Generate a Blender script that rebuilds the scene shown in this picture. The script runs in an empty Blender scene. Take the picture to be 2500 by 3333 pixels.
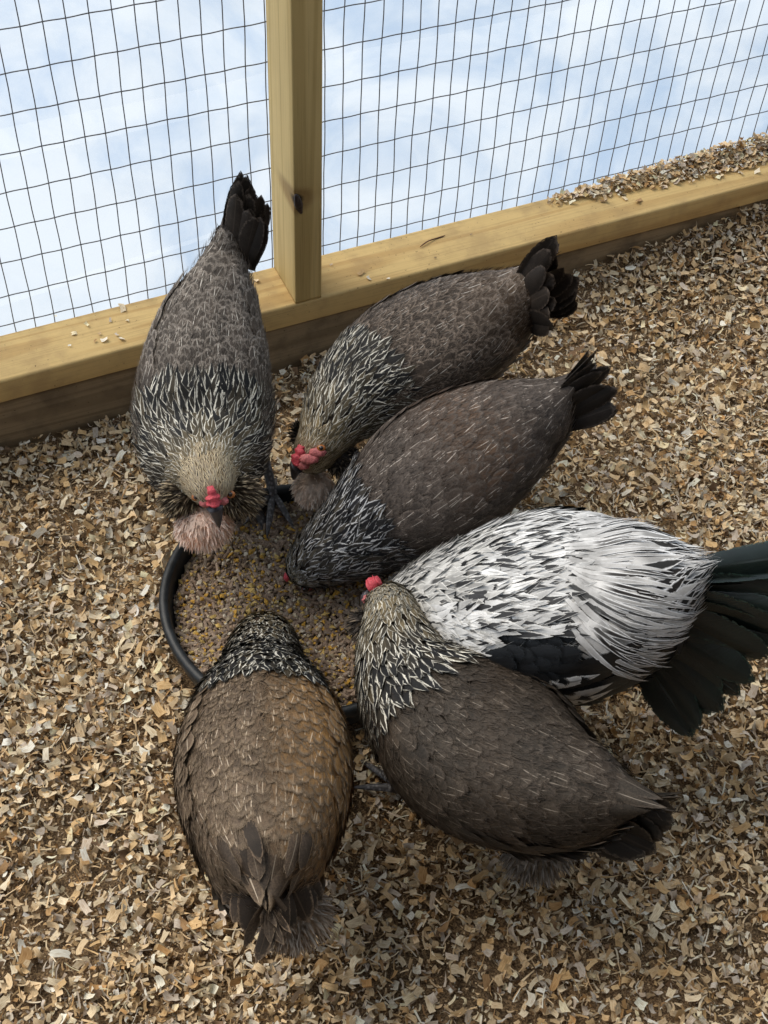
import bpy, math
import numpy as np
from mathutils import Vector, Matrix

S = bpy.context.scene
COL = S.collection
R = math.radians

# ------------------------------------------------------------------ camera
CAM = np.array([-0.48054, -1.26540, 1.32959])
YAW, PIT, ROL, FPX = R(26.5421), R(50.3362), R(3.5451), 4321.4
FW = np.array([math.sin(YAW) * math.cos(PIT), math.cos(YAW) * math.cos(PIT), -math.sin(PIT)])
RT0 = np.array([math.cos(YAW), -math.sin(YAW), 0.0])
UP0 = np.cross(RT0, FW)
RT = RT0 * math.cos(ROL) + UP0 * math.sin(ROL)
UP = -RT0 * math.sin(ROL) + UP0 * math.cos(ROL)
cd = bpy.data.cameras.new('camera')
cam = bpy.data.objects.new('camera', cd)
COL.objects.link(cam)
cam.matrix_world = Matrix(((RT[0], UP[0], -FW[0], CAM[0]), (RT[1], UP[1], -FW[1], CAM[1]),
                           (RT[2], UP[2], -FW[2], CAM[2]), (0, 0, 0, 1)))
cd.sensor_fit = 'VERTICAL'
cd.sensor_height = 36.0
cd.sensor_width = 27.0
cd.lens = 36.0 * FPX / 3333.0
cd.clip_start, cd.clip_end = 0.02, 500.0
S.camera = cam
PX = 2500.0 / 1659.0


def at(x, y, z):
    """survey point: where the sight line through a measured picture point meets height z"""
    x, y = x * PX, y * PX
    d = FW + RT * (x - 1250) / FPX - UP * (y - 1666.5) / FPX
    return CAM + d * ((z - CAM[2]) / d[2])


# ------------------------------------------------------------------ render, sky, sun
S.render.engine = 'CYCLES'
S.cycles.use_denoising = True
S.cycles.max_bounces = 8
S.cycles.transparent_max_bounces = 12
vs = S.view_settings
vs.view_transform = 'Standard'
vs.look = 'None'
vs.exposure = 0.28
vs.gamma = 1.0
SUN_EL, SUN_AZ = R(52), R(-35)      # azimuth from +Y towards +X

world = bpy.data.worlds.new('World')
S.world = world
world.use_nodes = True


class G:
    """small node helper"""
    def __init__(self, tree):
        self.t = tree
        tree.nodes.clear()

    def n(self, kind, **kw):
        nd = self.t.nodes.new(kind)
        for k, v in kw.items():
            setattr(nd, k, v)
        return nd

    def put(self, sock, v):
        if isinstance(v, bpy.types.NodeSocket):
            self.t.links.new(v, sock)
        elif v is not None:
            if isinstance(v, (tuple, list)) and len(v) == 3 and sock.type == 'RGBA':
                v = (*v, 1.0)
            sock.default_value = v

    def m(self, op, a, b=None, c=None):
        nd = self.n('ShaderNodeMath', operation=op)
        for s, v in zip(nd.inputs, (a, b, c)):
            self.put(s, v)
        return nd.outputs[0]

    def ss(self, v, lo, hi, a=0.0, b=1.0):
        nd = self.n('ShaderNodeMapRange', interpolation_type='SMOOTHSTEP')
        for s, q in zip(nd.inputs, (v, lo, hi, a, b)):
            self.put(s, q)
        return nd.outputs[0]

    def mix(self, f, a, b, mode='MIX'):
        nd = self.n('ShaderNodeMix', data_type='RGBA', blend_type=mode)
        self.put(nd.inputs[0], f)
        self.put(nd.inputs[6], a)
        self.put(nd.inputs[7], b)
        return nd.outputs[2]

    def noise(self, vec, scale, detail=3.0, rough=0.55, dist=0.0):
        nd = self.n('ShaderNodeTexNoise')
        self.put(nd.inputs['Vector'], vec)
        nd.inputs['Scale'].default_value = scale
        nd.inputs['Detail'].default_value = detail
        nd.inputs['Roughness'].default_value = rough
        nd.inputs['Distortion'].default_value = dist
        return nd.outputs['Fac']

    def scale(self, vec, s):
        nd = self.n('ShaderNodeMapping')
        self.put(nd.inputs['Vector'], vec)
        nd.inputs['Scale'].default_value = s
        return nd.outputs[0]

    def sep(self, vec):
        nd = self.n('ShaderNodeSeparateXYZ')
        self.put(nd.inputs[0], vec)
        return nd.outputs

    def comb(self, x, y, z):
        nd = self.n('ShaderNodeCombineXYZ')
        for s, v in zip(nd.inputs, (x, y, z)):
            self.put(s, v)
        return nd.outputs[0]

    def bump(self, h, strength, dist=0.002):
        nd = self.n('ShaderNodeBump')
        nd.inputs['Strength'].default_value = strength
        nd.inputs['Distance'].default_value = dist
        self.put(nd.inputs['Height'], h)
        return nd.outputs[0]


g = G(world.node_tree)
tc = g.n('ShaderNodeTexCoord').outputs['Generated']
dx, dy, dz = g.sep(tc)
sky = g.n('ShaderNodeTexSky', sky_type='NISHITA')
sky.sun_disc = False
sky.sun_elevation = SUN_EL
sky.sun_rotation = SUN_AZ
sky.air_density, sky.dust_density, sky.ozone_density = 1.0, 1.5, 1.5
g.put(sky.inputs[0], g.comb(dx, dy, g.m('ADD', g.m('ABSOLUTE', dz), 0.35)))   # the pen stands high: sky goes on below eye level
warp = g.scale(tc, (1.0, 1.0, 1.25))
c1 = g.noise(warp, 6.5, 7.0, 0.6, 0.9)
c2 = g.noise(warp, 17.0, 4.0, 0.55, 0.3)
cl = g.m('ADD', g.m('MULTIPLY', c1, 0.75), g.m('MULTIPLY', c2, 0.25))
cloud = g.ss(cl, 0.36, 0.62)
skyc = g.mix(1.0, sky.outputs[0], (0.125, 0.125, 0.125), 'MULTIPLY')
pale = g.mix(0.60, skyc, (0.54, 0.70, 0.86))
full = g.mix(g.m('MULTIPLY', cloud, 0.85), pale, (0.79, 0.84, 0.88))
bg = g.n('ShaderNodeBackground')
g.put(bg.inputs[0], full)
bg.inputs[1].default_value = 1.0
g.t.links.new(bg.outputs[0], g.n('ShaderNodeOutputWorld').inputs[0])

sl = bpy.data.lights.new('sun', 'SUN')
sl.energy = 2.4
sl.angle = R(40)
sl.color = (1.0, 0.90, 0.76)
sun = bpy.data.objects.new('sun', sl)
COL.objects.link(sun)
sd = Vector((math.sin(SUN_AZ) * math.cos(SUN_EL), math.cos(SUN_AZ) * math.cos(SUN_EL), math.sin(SUN_EL)))
sun.rotation_euler = sd.to_track_quat('Z', 'Y').to_euler()
sun.location = sd * 5

# ------------------------------------------------------------------ helpers
rng = np.random.default_rng(7)


def tag(o, label=None, cat=None, group=None, kind=None):
    for k, v in (('label', label), ('category', cat), ('group', group), ('kind', kind)):
        if v:
            o[k] = v
    return o


def link(name, me, parent=None, loc=None):
    o = bpy.data.objects.new(name, me)
    COL.objects.link(o)
    if parent is not None:
        o.parent = parent
    if loc is not None:
        o.location = loc
    return o


def mesh(name, V, F, mats, uv=None, col=None, smooth=True):
    """mesh from arrays; F is (n,3) / (n,4) array or a list; uv and col are per vertex"""
    me = bpy.data.meshes.new(name)
    V = np.asarray(V, dtype=np.float64)
    if isinstance(F, np.ndarray):
        k = F.shape[1]
        me.vertices.add(len(V))
        me.vertices.foreach_set('co', V.ravel())
        me.loops.add(F.size)
        me.loops.foreach_set('vertex_index', F.ravel().astype(np.int32))
        me.polygons.add(len(F))
        me.polygons.foreach_set('loop_start', np.arange(0, F.size, k, dtype=np.int32))
        me.polygons.foreach_set('loop_total', np.full(len(F), k, dtype=np.int32))
        idx = F.ravel()
    else:
        me.from_pydata([tuple(v) for v in V], [], [tuple(f) for f in F])
        idx = np.array([i for f in F for i in f])
    me.update(calc_edges=True)
    if uv is not None:
        l = me.uv_layers.new(name='UVMap')
        l.data.foreach_set('uv', np.asarray(uv, dtype=np.float32)[idx].ravel())
    if col is not None:
        a = me.color_attributes.new('tint', 'FLOAT_COLOR', 'POINT')
        c = np.ones((len(V), 4), dtype=np.float32)
        c[:, :3] = col
        a.data.foreach_set('color', c.ravel())
    me.polygons.foreach_set('use_smooth', np.full(len(me.polygons), smooth))
    for m_ in (mats if isinstance(mats, (list, tuple)) else [mats]):
        me.materials.append(m_)
    return me


def material(name, rough=0.6, spec=0.3):
    m_ = bpy.data.materials.new(name)
    m_.use_nodes = True
    gg = G(m_.node_tree)
    b = gg.n('ShaderNodeBsdfPrincipled')
    b.inputs['Roughness'].default_value = rough
    b.inputs['Specular IOR Level'].default_value = spec
    out = gg.n('ShaderNodeOutputMaterial')
    gg.t.links.new(b.outputs[0], out.inputs[0])
    return m_, gg, b, out


def plain(name, c, rough=0.6, spec=0.3, nscale=60.0, namt=0.35, bump=0.0):
    m_, gg, b, _ = material(name, rough, spec)
    co = gg.n('ShaderNodeTexCoord').outputs['Object']
    nz = gg.noise(co, nscale, 4.0)
    k = gg.ss(nz, 0.25, 0.75)
    gg.put(b.inputs['Base Color'], gg.mix(k, tuple(v * (1 - namt) for v in c), tuple(min(1, v * (1 + namt)) for v in c)))
    if bump:
        gg.put(b.inputs['Normal'], gg.bump(nz, bump))
    return m_


# ------------------------------------------------------------------ materials of the place
def wood(name, light, dark, axis, dirt=0.0, dirtc=(0.10, 0.075, 0.05), ring=34.0, knot=False):
    m_, gg, b, _ = material(name, 0.72, 0.25)
    co = gg.n('ShaderNodeTexCoord').outputs['Object']
    st = [1.0, 1.0, 1.0]
    st[axis] = 0.045
    v = gg.scale(co, tuple(st))
    broad = gg.noise(v, 9.0, 2.0, 0.5, 0.3)
    wv = gg.m('SINE', gg.m('MULTIPLY', broad, ring * 6.3 / 3.0))
    rings = gg.ss(wv, 0.1, 1.0)
    st2 = [1.0, 1.0, 1.0]
    st2[axis] = 0.02
    fine = gg.noise(gg.scale(co, tuple(st2)), 420.0, 3.0, 0.6)
    c = gg.mix(gg.m('MULTIPLY', rings, 0.55), light, dark)
    c = gg.mix(gg.ss(fine, 0.45, 0.75, 0.0, 0.35), c, tuple(x * 0.6 for x in dark))
    blot = gg.noise(co, 7.0, 4.0)
    c = gg.mix(gg.ss(blot, 0.35, 0.75, 0.0, 0.30), c, tuple(x * 0.72 for x in light))
    if dirt:
        dn = gg.noise(co, 16.0, 6.0, 0.65)
        c = gg.mix(gg.ss(dn, 0.42, 0.70, 0.0, dirt), c, dirtc)
        sp = gg.noise(co, 230.0, 2.0)
        c = gg.mix(gg.ss(sp, 0.68, 0.74, 0.0, 0.7), c, (0.05, 0.035, 0.02))
    if knot:
        at_ = gg.n('ShaderNodeAttribute', attribute_name='tint').outputs['Color']
        k = gg.sep(at_)[0]
        c = gg.mix(gg.ss(k, 0.10, 0.45, 0.0, 0.55), c, (0.20, 0.10, 0.035))
        c = gg.mix(gg.ss(k, 0.55, 0.75), c, (0.018, 0.012, 0.012))
    gg.put(b.inputs['Base Color'], c)
    gg.put(b.inputs['Normal'], gg.bump(gg.m('ADD', gg.m('MULTIPLY', rings, 0.4), fine), 0.35, 0.0008))
    return m_


M_SILL = wood('treated_pine_sill', (0.62, 0.44, 0.19), (0.42, 0.25, 0.09), 0, dirt=0.42, dirtc=(0.26, 0.17, 0.085))
M_POST = wood('treated_pine_stud', (0.60, 0.45, 0.20), (0.40, 0.28, 0.10), 2, knot=True)
M_BASE = wood('weathered_base_board', (0.27, 0.20, 0.12), (0.13, 0.09, 0.05), 0, dirt=0.6, dirtc=(0.07, 0.05, 0.035), ring=60.0)
M_WIRE = plain('galvanised_wire', (0.17, 0.17, 0.18), 0.5, 0.5)
M_WIRE.node_tree.nodes['Principled BSDF'].inputs['Metallic'].default_value = 0.4


def plastic():
    m_, gg, b, out = material('clear_plastic_film', 0.25, 0.4)
    co = gg.n('ShaderNodeTexCoord').outputs['Object']
    b.inputs['Base Color'].default_value = (0.85, 0.90, 0.95, 1)
    gg.put(b.inputs['Normal'], gg.bump(gg.noise(gg.scale(co, (1, 1, 2.5)), 6.0, 3.0), 0.3, 0.01))
    tr = gg.n('ShaderNodeBsdfTransparent')
    tr.inputs[0].default_value = (0.97, 0.98, 0.99, 1)
    tl = gg.n('ShaderNodeBsdfTranslucent')
    tl.inputs[0].default_value = (0.9, 0.93, 0.95, 1)
    a = gg.n('ShaderNodeMixShader')
    a.inputs[0].default_value = 0.5
    gg.t.links.new(b.outputs[0], a.inputs[1])
    gg.t.links.new(tl.outputs[0], a.inputs[2])
    x = gg.n('ShaderNodeMixShader')
    haze = gg.noise(gg.scale(co, (1.0, 1.0, 2.2)), 5.0, 4.0)
    gg.put(x.inputs[0], gg.ss(haze, 0.35, 0.75, 0.04, 0.22))
    gg.t.links.new(tr.outputs[0], x.inputs[1])
    gg.t.links.new(a.outputs[0], x.inputs[2])
    gg.t.links.new(x.outputs[0], out.inputs[0])
    return m_


M_FILM = plastic()


def shaving_mat():
    m_, gg, b, _ = material('pine_shaving', 0.8, 0.2)
    uv = gg.n('ShaderNodeUVMap').outputs[0]
    t = gg.n('ShaderNodeAttribute', attribute_name='tint').outputs['Color']
    u, v, _z = gg.sep(uv)
    gr = gg.noise(gg.comb(gg.m('MULTIPLY', u, 9.0), gg.m('MULTIPLY', v, 1.2), 0.0), 2.0, 3.0)
    gg.put(b.inputs['Base Color'], gg.mix(gg.ss(gr, 0.3, 0.75), t, gg.mix(1.0, t, (0.62, 0.52, 0.42), 'MULTIPLY')))
    gg.put(b.inputs['Normal'], gg.bump(gr, 0.3, 0.0005))
    return m_


M_CHIP = shaving_mat()


def soil_mat():
    m_, gg, b, _ = material('litter_dust', 0.95, 0.1)
    co = gg.n('ShaderNodeTexCoord').outputs['Object']
    a = gg.noise(co, 420.0, 5.0, 0.7)
    c = gg.noise(co, 7.0, 3.0)
    col = gg.mix(gg.ss(a, 0.40, 0.66), (0.085, 0.055, 0.034), (0.36, 0.25, 0.14))
    col = gg.mix(gg.ss(c, 0.35, 0.65), col, gg.mix(1.0, col, (1.35, 1.3, 1.25), 'MULTIPLY'))
    gg.put(b.inputs['Base Color'], col)
    gg.put(b.inputs['Normal'], gg.bump(a, 0.9, 0.003))
    return m_


M_SOIL = soil_mat()
M_RUBBER = plain('black_rubber', (0.012, 0.014, 0.016), 0.48, 0.45, 90.0, 0.5, 0.25)


def grain_mat(name, rough=0.75):
    m_, gg, b, _ = material(name, rough, 0.3)
    co = gg.n('ShaderNodeTexCoord').outputs['Object']
    t = gg.n('ShaderNodeAttribute', attribute_name='tint').outputs['Color']
    nz = gg.noise(co, 900.0, 3.0)
    gg.put(b.inputs['Base Color'], gg.mix(gg.ss(nz, 0.35, 0.7), gg.mix(1.0, t, (0.6, 0.58, 0.55), 'MULTIPLY'), t))
    gg.put(b.inputs['Normal'], gg.bump(nz, 0.5, 0.0006))
    return m_


M_FEED = grain_mat('feed_pellet')

# ------------------------------------------------------------------ floor
PAN = np.array([-0.1477, -0.4059])
PAN_R = 0.1705
_ph = rng.uniform(0, 6.28, (14, 2))
_fr = rng.normal(0, 1, (14, 2)) * np.linspace(3, 26, 14)[:, None]


def ground(x, y):
    x, y = np.asarray(x, float), np.asarray(y, float)
    h = np.zeros(np.broadcast(x, y).shape)
    for k in range(14):
        h = h + 0.0045 / (1 + k * 0.25) * np.sin(_fr[k, 0] * x + _fr[k, 1] * y + _ph[k, 0])
    edge = np.clip((x - 0.05) / 0.6, 0, 1.3)
    h = h + 0.060 * edge * np.exp(-np.clip(-y, 0, 9) / 0.11)
    h = h + 0.016 * np.exp(-np.clip(-y, 0, 9) / 0.04)
    d = np.hypot(x - PAN[0], y - PAN[1])
    h = h * np.clip((d - 0.12) / 0.15, 0.15, 1.0) + 0.012 * np.exp(-((d - 0.185) / 0.03) ** 2)
    return h


nx, ny = 150, 130
gx, gy = np.meshgrid(np.linspace(-1.5, 1.7, nx), np.linspace(-2.2, 0.004, ny), indexing='ij')
gz = ground(gx, gy) - 0.004
V = np.stack([gx, gy, gz], -1).reshape(-1, 3)
i, j = np.meshgrid(np.arange(nx - 1), np.arange(ny - 1), indexing='ij')
a = (i * ny + j).ravel()
floor = link('litter_floor', mesh('litter_floor', V, np.stack([a, a + ny, a + ny + 1, a + 1], 1), M_SOIL))
tag(floor, 'dark dusty litter floor under the wood shavings', 'floor', kind='structure')


def chip_shape(n, Ls, Ws, curl, r, nu=3, nv=4, rag=0.10):
    """n curled flakes as local arrays (n, nv*nu, 3), faces, uv"""
    v = np.linspace(0, 1, nv)
    u = np.linspace(-1, 1, nu)
    VV, UU = np.meshgrid(v, u, indexing='ij')
    x = (VV.ravel()[None] - 0.5) * Ls[:, None]
    y = UU.ravel()[None] * 0.5 * Ws[:, None]
    x = x + r.normal(0, rag, x.shape) * np.minimum(Ls, Ws)[:, None] * (np.abs(VV.ravel() - .5) > .4)
    y = y * (1 + r.normal(0, rag * .7, y.shape)) * (1 - 0.35 * r.random(n)[:, None] * np.abs(VV.ravel() - r.choice([0., 1.], n)[:, None]))
    y = y + (r.normal(0, 0.25, n)[:, None] * (VV.ravel() - .5) ** 2 * 4) * Ls[:, None] * 0.3
    ang = curl[:, None] * (x / Ls[:, None])
    rad = Ls[:, None] / np.where(np.abs(curl) < 0.05, 0.05, curl)[:, None]
    X = rad * np.sin(ang)
    Z = rad * (1 - np.cos(ang))
    Z = Z + r.normal(0, 0.10, n)[:, None] * x * y / Ws[:, None] * 2
    P = np.stack([X, y, Z], -1)
    q = []
    for b_ in range(nv - 1):
        for c_ in range(nu - 1):
            k = b_ * nu + c_
            q.append((k, k + 1, k + nu + 1, k + nu))
    return P, np.array(q), np.stack([(UU.ravel() + 1) / 2, VV.ravel()], -1)


def rot_mats(n, r, tilt):
    yaw = r.uniform(0, 2 * np.pi, n)
    tx = r.normal(0, tilt, n)
    ty = r.normal(0, tilt, n)
    cz, sz, cx, sx, cy, sy = np.cos(yaw), np.sin(yaw), np.cos(tx), np.sin(tx), np.cos(ty), np.sin(ty)
    o, z = np.ones(n), np.zeros(n)
    Rz = np.stack([cz, -sz, z, sz, cz, z, z, z, o], -1).reshape(n, 3, 3)
    Rx = np.stack([o, z, z, z, cx, -sx, z, sx, cx], -1).reshape(n, 3, 3)
    Ry = np.stack([cy, z, sy, z, o, z, -sy, z, cy], -1).reshape(n, 3, 3)
    return Rz @ Rx @ Ry


CHIPC = np.array([(0.70, 0.52, 0.30), (0.78, 0.64, 0.42), (0.60, 0.41, 0.20), (0.52, 0.31, 0.13), (0.60, 0.50, 0.38),
                  (0.83, 0.75, 0.58), (0.34, 0.21, 0.10), (0.22, 0.14, 0.08)])
CHIPP = np.array([.26, .25, .14, .05, .13, .12, .03, .02])


def chip_cols(n, r):
    c = CHIPC[r.choice(len(CHIPC), n, p=CHIPP)] * r.uniform(0.72, 1.15, n)[:, None] * np.array([1.14, 1.19, 1.30])
    return np.clip(c * (1 + r.normal(0, 0.03, (n, 1)) * np.array([[1.0, 0.2, -1.0]])), 0.02, 0.92)


def free_spots(n, r, box):
    x = r.uniform(box[0], box[1], n)
    y = r.uniform(box[2], box[3], n)
    d = np.hypot(x - PAN[0], y - PAN[1])
    k = d > PAN_R - 0.004
    return x[k], y[k]


def chip_mass(name, specs, parent, box, seed):
    r = np.random.default_rng(seed)
    AV, AF, AU, AC = [], [], [], []
    base = 0
    for (n, l0, l1, w0, w1, tilt, zlo, zhi, curlmax, nu, nv) in specs:
        x, y = free_spots(n, r, box)
        # clumpy: darker bare patches between drifts of shavings
        dens = 0.5 + 0.5 * np.sin(7.1 * x + 2.0 * np.sin(5 * y)) * np.sin(8.3 * y + 1.7 * np.sin(6 * x + 1))
        dens = np.clip(0.66 + 0.8 * (dens - 0.5) + 0.22 * (y + 0.55), 0.48, 1)
        dv = np.stack([x, y, 0 * x], -1) - CAM
        dp = dv @ FW
        seen = (np.abs(dv @ RT / dp) < 0.33) & (np.abs(dv @ UP / dp) < 0.43)
        k = r.random(len(x)) < dens * np.where(seen, 1.0, 0.38)
        x, y = x[k], y[k]
        n = len(x)
        L = l0 + (l1 - l0) * r.beta(1.4, 3.0, n)
        Wd = np.minimum(w0 + (w1 - w0) * r.beta(1.5, 2.6, n), L)
        curl = r.normal(0, curlmax, n)
        P, q, uv = chip_shape(n, L, Wd, curl, r, nu, nv)
        P = np.einsum('nij,nkj->nki', rot_mats(n, r, tilt), P)
        z = ground(x, y) + r.uniform(zlo, zhi, n)
        P += np.stack([x, y, z], -1)[:, None]
        low = P[:, :, 2].min(1) - (ground(x, y) - 0.004)
        P[:, :, 2] -= np.minimum(low, 0)[:, None]
        P[:, :, 1] = np.minimum(P[:, :, 1], 0.0035)
        m_ = P.shape[1]
        AV.append(P.reshape(-1, 3))
        AF.append((q[None] + (base + np.arange(n) * m_)[:, None, None]).reshape(-1, 4))
        AU.append(np.tile(uv, (n, 1)))
        AC.append(np.repeat(chip_cols(n, r), m_, 0))
        base += n * m_
    me = mesh(name, np.concatenate(AV), np.concatenate(AF), M_CHIP, np.concatenate(AU), np.concatenate(AC), smooth=True)
    return link(name, me, parent)


specs = [(120000, .0015, .0065, .0007, .0024, .50, -.003, .006, .5, 2, 2),
         (78000, .006, .0165, .0024, .0065, .60, -.001, .010, 1.5, 3, 4),
         (34000, .009, .028, .0009, .0026, .32, .000, .011, 1.2, 2, 4),
         (26000, .010, .0210, .0055, .0115, .58, .002, .013, 2.0, 3, 5)]
near = chip_mass('wood_shavings', [(int(q[0] * 1.32),) + q[1:] for q in specs], floor, (-1.15, 1.68, -1.40, 0.0), 11)
tag(near, kind='stuff')

# single large shavings lying on top
r3 = np.random.default_rng(5)
kinds = []
for k in range(24):
    n1 = np.ones(1)
    P, q, uv = chip_shape(1, n1 * r3.uniform(.011, .023), n1 * r3.uniform(.006, .0125), n1 * r3.normal(0, 1.7), r3, 5, 6, 0.12)
    kinds.append(mesh('shaving', P[0], q, M_CHIP, uv, np.repeat(chip_cols(1, r3) * 1.05, len(P[0]), 0)))
x, y = free_spots(900, r3, (-0.62, 0.80, -1.05, -0.01))
cnt = 0
for k in range(len(x)):
    v = np.array([x[k], y[k], 0.0]) - CAM
    dpt = v @ FW
    if abs(v @ RT / dpt) > 0.30 or abs(v @ UP / dpt) > 0.40 or cnt >= 260:
        continue
    cnt += 1
    o = link('shaving', kinds[cnt % 24], floor, (x[k], y[k], float(ground(x[k], y[k])) + 0.011))
    o.rotation_euler = (r3.normal(0, .35), r3.normal(0, .35), r3.uniform(0, 6.28))

# ------------------------------------------------------------------ unseen board wall and eave, added behind the viewer to shade the pen
M_SHADE = wood('brown_shade_board', (0.20, 0.15, 0.10), (0.10, 0.07, 0.045), 0)
shade_root = bpy.data.objects.new('shade_screen', None)
COL.objects.link(shade_root)
shade_root.location = (0, -2.4, 0)
tag(shade_root, 'brown board wall and eave added out of view to shade the pen', 'shade_screen')
for k in range(14):
    V, F = ([(x_, y_, z_) for z_ in (.004 + .15 * k, .146 + .15 * k) for x_, y_ in ((-3, 0), (3, 0), (3, .02), (-3, .02))],
            [(0, 3, 2, 1), (4, 5, 6, 7), (0, 1, 5, 4), (1, 2, 6, 5), (2, 3, 7, 6), (3, 0, 4, 7)])
    link('shade_board', mesh('shade_board', V, F, M_SHADE, smooth=False), shade_root)
V, F = ([(x_, y_, z_ - .06 * (y_ > 1)) for z_ in (2.15, 2.18) for x_, y_ in ((-3, -.1), (3, -.1), (3, 1.2), (-3, 1.2))],
        [(0, 3, 2, 1), (4, 5, 6, 7), (0, 1, 5, 4), (1, 2, 6, 5), (2, 3, 7, 6), (3, 0, 4, 7)])
link('shade_roof', mesh('shade_roof', V, F, M_SHADE, smooth=False), shade_root)

# ------------------------------------------------------------------ timber frame
SILL_Z, YM = 0.130, 0.0852


def box_grid(x0, x1, y0, y1, z0, z1, axis, n, rad=0.004, seed=1):
    """long board with rounded long edges, ring by ring along axis"""
    lo, hi = np.array([x0, y0, z0]), np.array([x1, y1, z1])
    o = [k for k in range(3) if k != axis]
    prof = []
    (p0, p1), (q0, q1) = (lo[o[0]], hi[o[0]]), (lo[o[1]], hi[o[1]])
    for cx, cy, a0 in ((p1 - rad, q1 - rad, 0), (p0 + rad, q1 - rad, 90), (p0 + rad, q0 + rad, 180), (p1 - rad, q0 + rad, 270)):
        for k in range(5):
            an = R(a0 + 22.5 * k)
            prof.append((cx + rad * math.cos(an), cy + rad * math.sin(an)))
    m_ = len(prof)
    V = []
    r = np.random.default_rng(seed)
    for t in np.linspace(lo[axis], hi[axis], n):
        for p, q in prof:
            v = np.zeros(3)
            v[axis] = t
            v[o[0]], v[o[1]] = p, q
            V.append(v)
    V = np.array(V)
    F = []
    for b_ in range(n - 1):
        for c_ in range(m_):
            F.append((b_ * m_ + c_, b_ * m_ + (c_ + 1) % m_, (b_ + 1) * m_ + (c_ + 1) % m_, (b_ + 1) * m_ + c_))
    F.append(tuple(range(m_))[::-1])
    F.append(tuple(range((n - 1) * m_, n * m_)))
    return V, F


frame = bpy.data.objects.new('timber_fence', None)
COL.objects.link(frame)
tag(frame, 'yellow treated pine fence frame holding the wire mesh', 'fence')
V, F = box_grid(-1.5, 1.7, 0.0, 0.0840, 0.092, SILL_Z, 0, 60)
sill = link('sill_board', mesh('sill_board', V, F, M_SILL), frame)
V, F = box_grid(-1.5, 1.7, 0.0035, 0.0405, -0.06, 0.0915, 0, 60, seed=2)
base = link('base_board', mesh('base_board', V, F, M_BASE), frame)
base['label'] = 'dark weathered board half buried in shavings'
# stud with a loose knot broken out of its front corner
V, F = box_grid(0.0, 0.0381, 0.0006, 0.0840, SILL_Z + 0.0003, 1.15, 2, 260, rad=0.0022, seed=3)
kz = 0.130 + 0.165
kk = np.zeros(len(V))
t = (V[:, 2] - kz) / 0.020
du = np.hypot((V[:, 0] - 0.006 - 0.004 * np.clip(-t, -1, 1)) / 0.010, (V[:, 1] - 0.0) / 0.016)
kk = np.exp(-(t ** 2) * 1.1 - du ** 2 * 0.9)
V[:, 0] += 0.004 * np.clip(kk - 0.35, 0, 1) * (V[:, 0] < 0.02)
V[:, 1] += 0.006 * np.clip(kk - 0.35, 0, 1)
stud = link('stud', mesh('stud', V, F, M_POST, col=np.stack([kk] * 3, -1)), frame)
stud['label'] = 'upright pine stud with a dark broken knot on its corner'
# dark knot core sitting in the broken corner
bmV, bmF = [], []
for a_ in range(9):
    th = math.pi * a_ / 8
    for b_ in range(12):
        ph = 2 * math.pi * b_ / 12
        rr = 1 + 0.18 * math.sin(3 * ph + a_) + 0.1 * math.sin(5 * th)
        bmV.append((0.0062 + 0.0050 * math.sin(th) * math.cos(ph) * rr + 0.0035 * -math.cos(th), 0.0008 + 0.0028 * math.sin(th) * math.sin(ph) * rr,
                    kz - 0.002 + 0.0165 * math.cos(th)))
for a_ in range(8):
    for b_ in range(12):
        bmF.append((a_ * 12 + b_, a_ * 12 + (b_ + 1) % 12, (a_ + 1) * 12 + (b_ + 1) % 12, (a_ + 1) * 12 + b_))
kn = link('knot', mesh('knot', bmV, bmF, plain('dark_knot', (0.03, 0.018, 0.018), 0.4, 0.5, 300.0, 0.6, 0.6)), stud)

# ------------------------------------------------------------------ welded wire and film
wm = bpy.data.objects.new('wire_mesh', None)
COL.objects.link(wm)
wm.location = (0, YM, SILL_Z)
tag(wm, 'dark welded wire mesh stapled behind the pine stud', 'wire mesh')


def tube(P, rad, n=6):
    P = np.asarray(P, float)
    rad = np.broadcast_to(np.asarray(rad, float), (len(P),))
    T = np.gradient(P, axis=0)
    T /= np.linalg.norm(T, axis=1)[:, None]
    ref = np.array([0, 0, 1.0]) if abs(T[len(T) // 2, 2]) < 0.8 else np.array([1.0, 0, 0])
    A = np.cross(T, ref)
    A /= np.linalg.norm(A, axis=1)[:, None]
    B = np.cross(T, A)
    th = np.arange(n) * 2 * np.pi / n
    V = P[:, None] + rad[:, None, None] * (A[:, None] * np.cos(th)[None, :, None] + B[:, None] * np.sin(th)[None, :, None])
    F = []
    for b_ in range(len(P) - 1):
        for c_ in range(n):
            F.append((b_ * n + c_, b_ * n + (c_ + 1) % n, (b_ + 1) * n + (c_ + 1) % n, (b_ + 1) * n + c_))
    F.append(tuple(range(n))[::-1])
    F.append(tuple(range((len(P) - 1) * n, len(P) * n)))
    return V.reshape(-1, 3), F


WR = 0.00074
vw = []
for k in range(6):
    zz = np.linspace(-0.012, 0.92, 40)
    xx = 0.0007 * np.sin(zz * 19 + k * 1.3) + 0.0004 * np.sin(zz * 60 + k)
    V, F = tube(np.stack([xx, 0.0004 * np.sin(zz * 31 + k), zz], -1), WR)
    vw.append(mesh('wire', V, F, M_WIRE))
for k in range(-46, 62):
    link('wire', vw[k % 6], wm, (-0.00118 + 0.0254 * k, 0, 0))
for k in range(18):
    xx = np.linspace(-1.2, 1.6, 330)
    zz = 0.00045 * np.sin(xx * 124 + k) + 0.0007 * np.sin(xx * 9 + 2 * k)
    V, F = tube(np.stack([xx, np.full_like(xx, -0.0011), zz], -1), WR)
    link('wire', mesh('wire', V, F, M_WIRE), wm, (0, 0, (0.0135 if k == 0 else 0.0093 + 0.0508 * k)))

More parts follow.
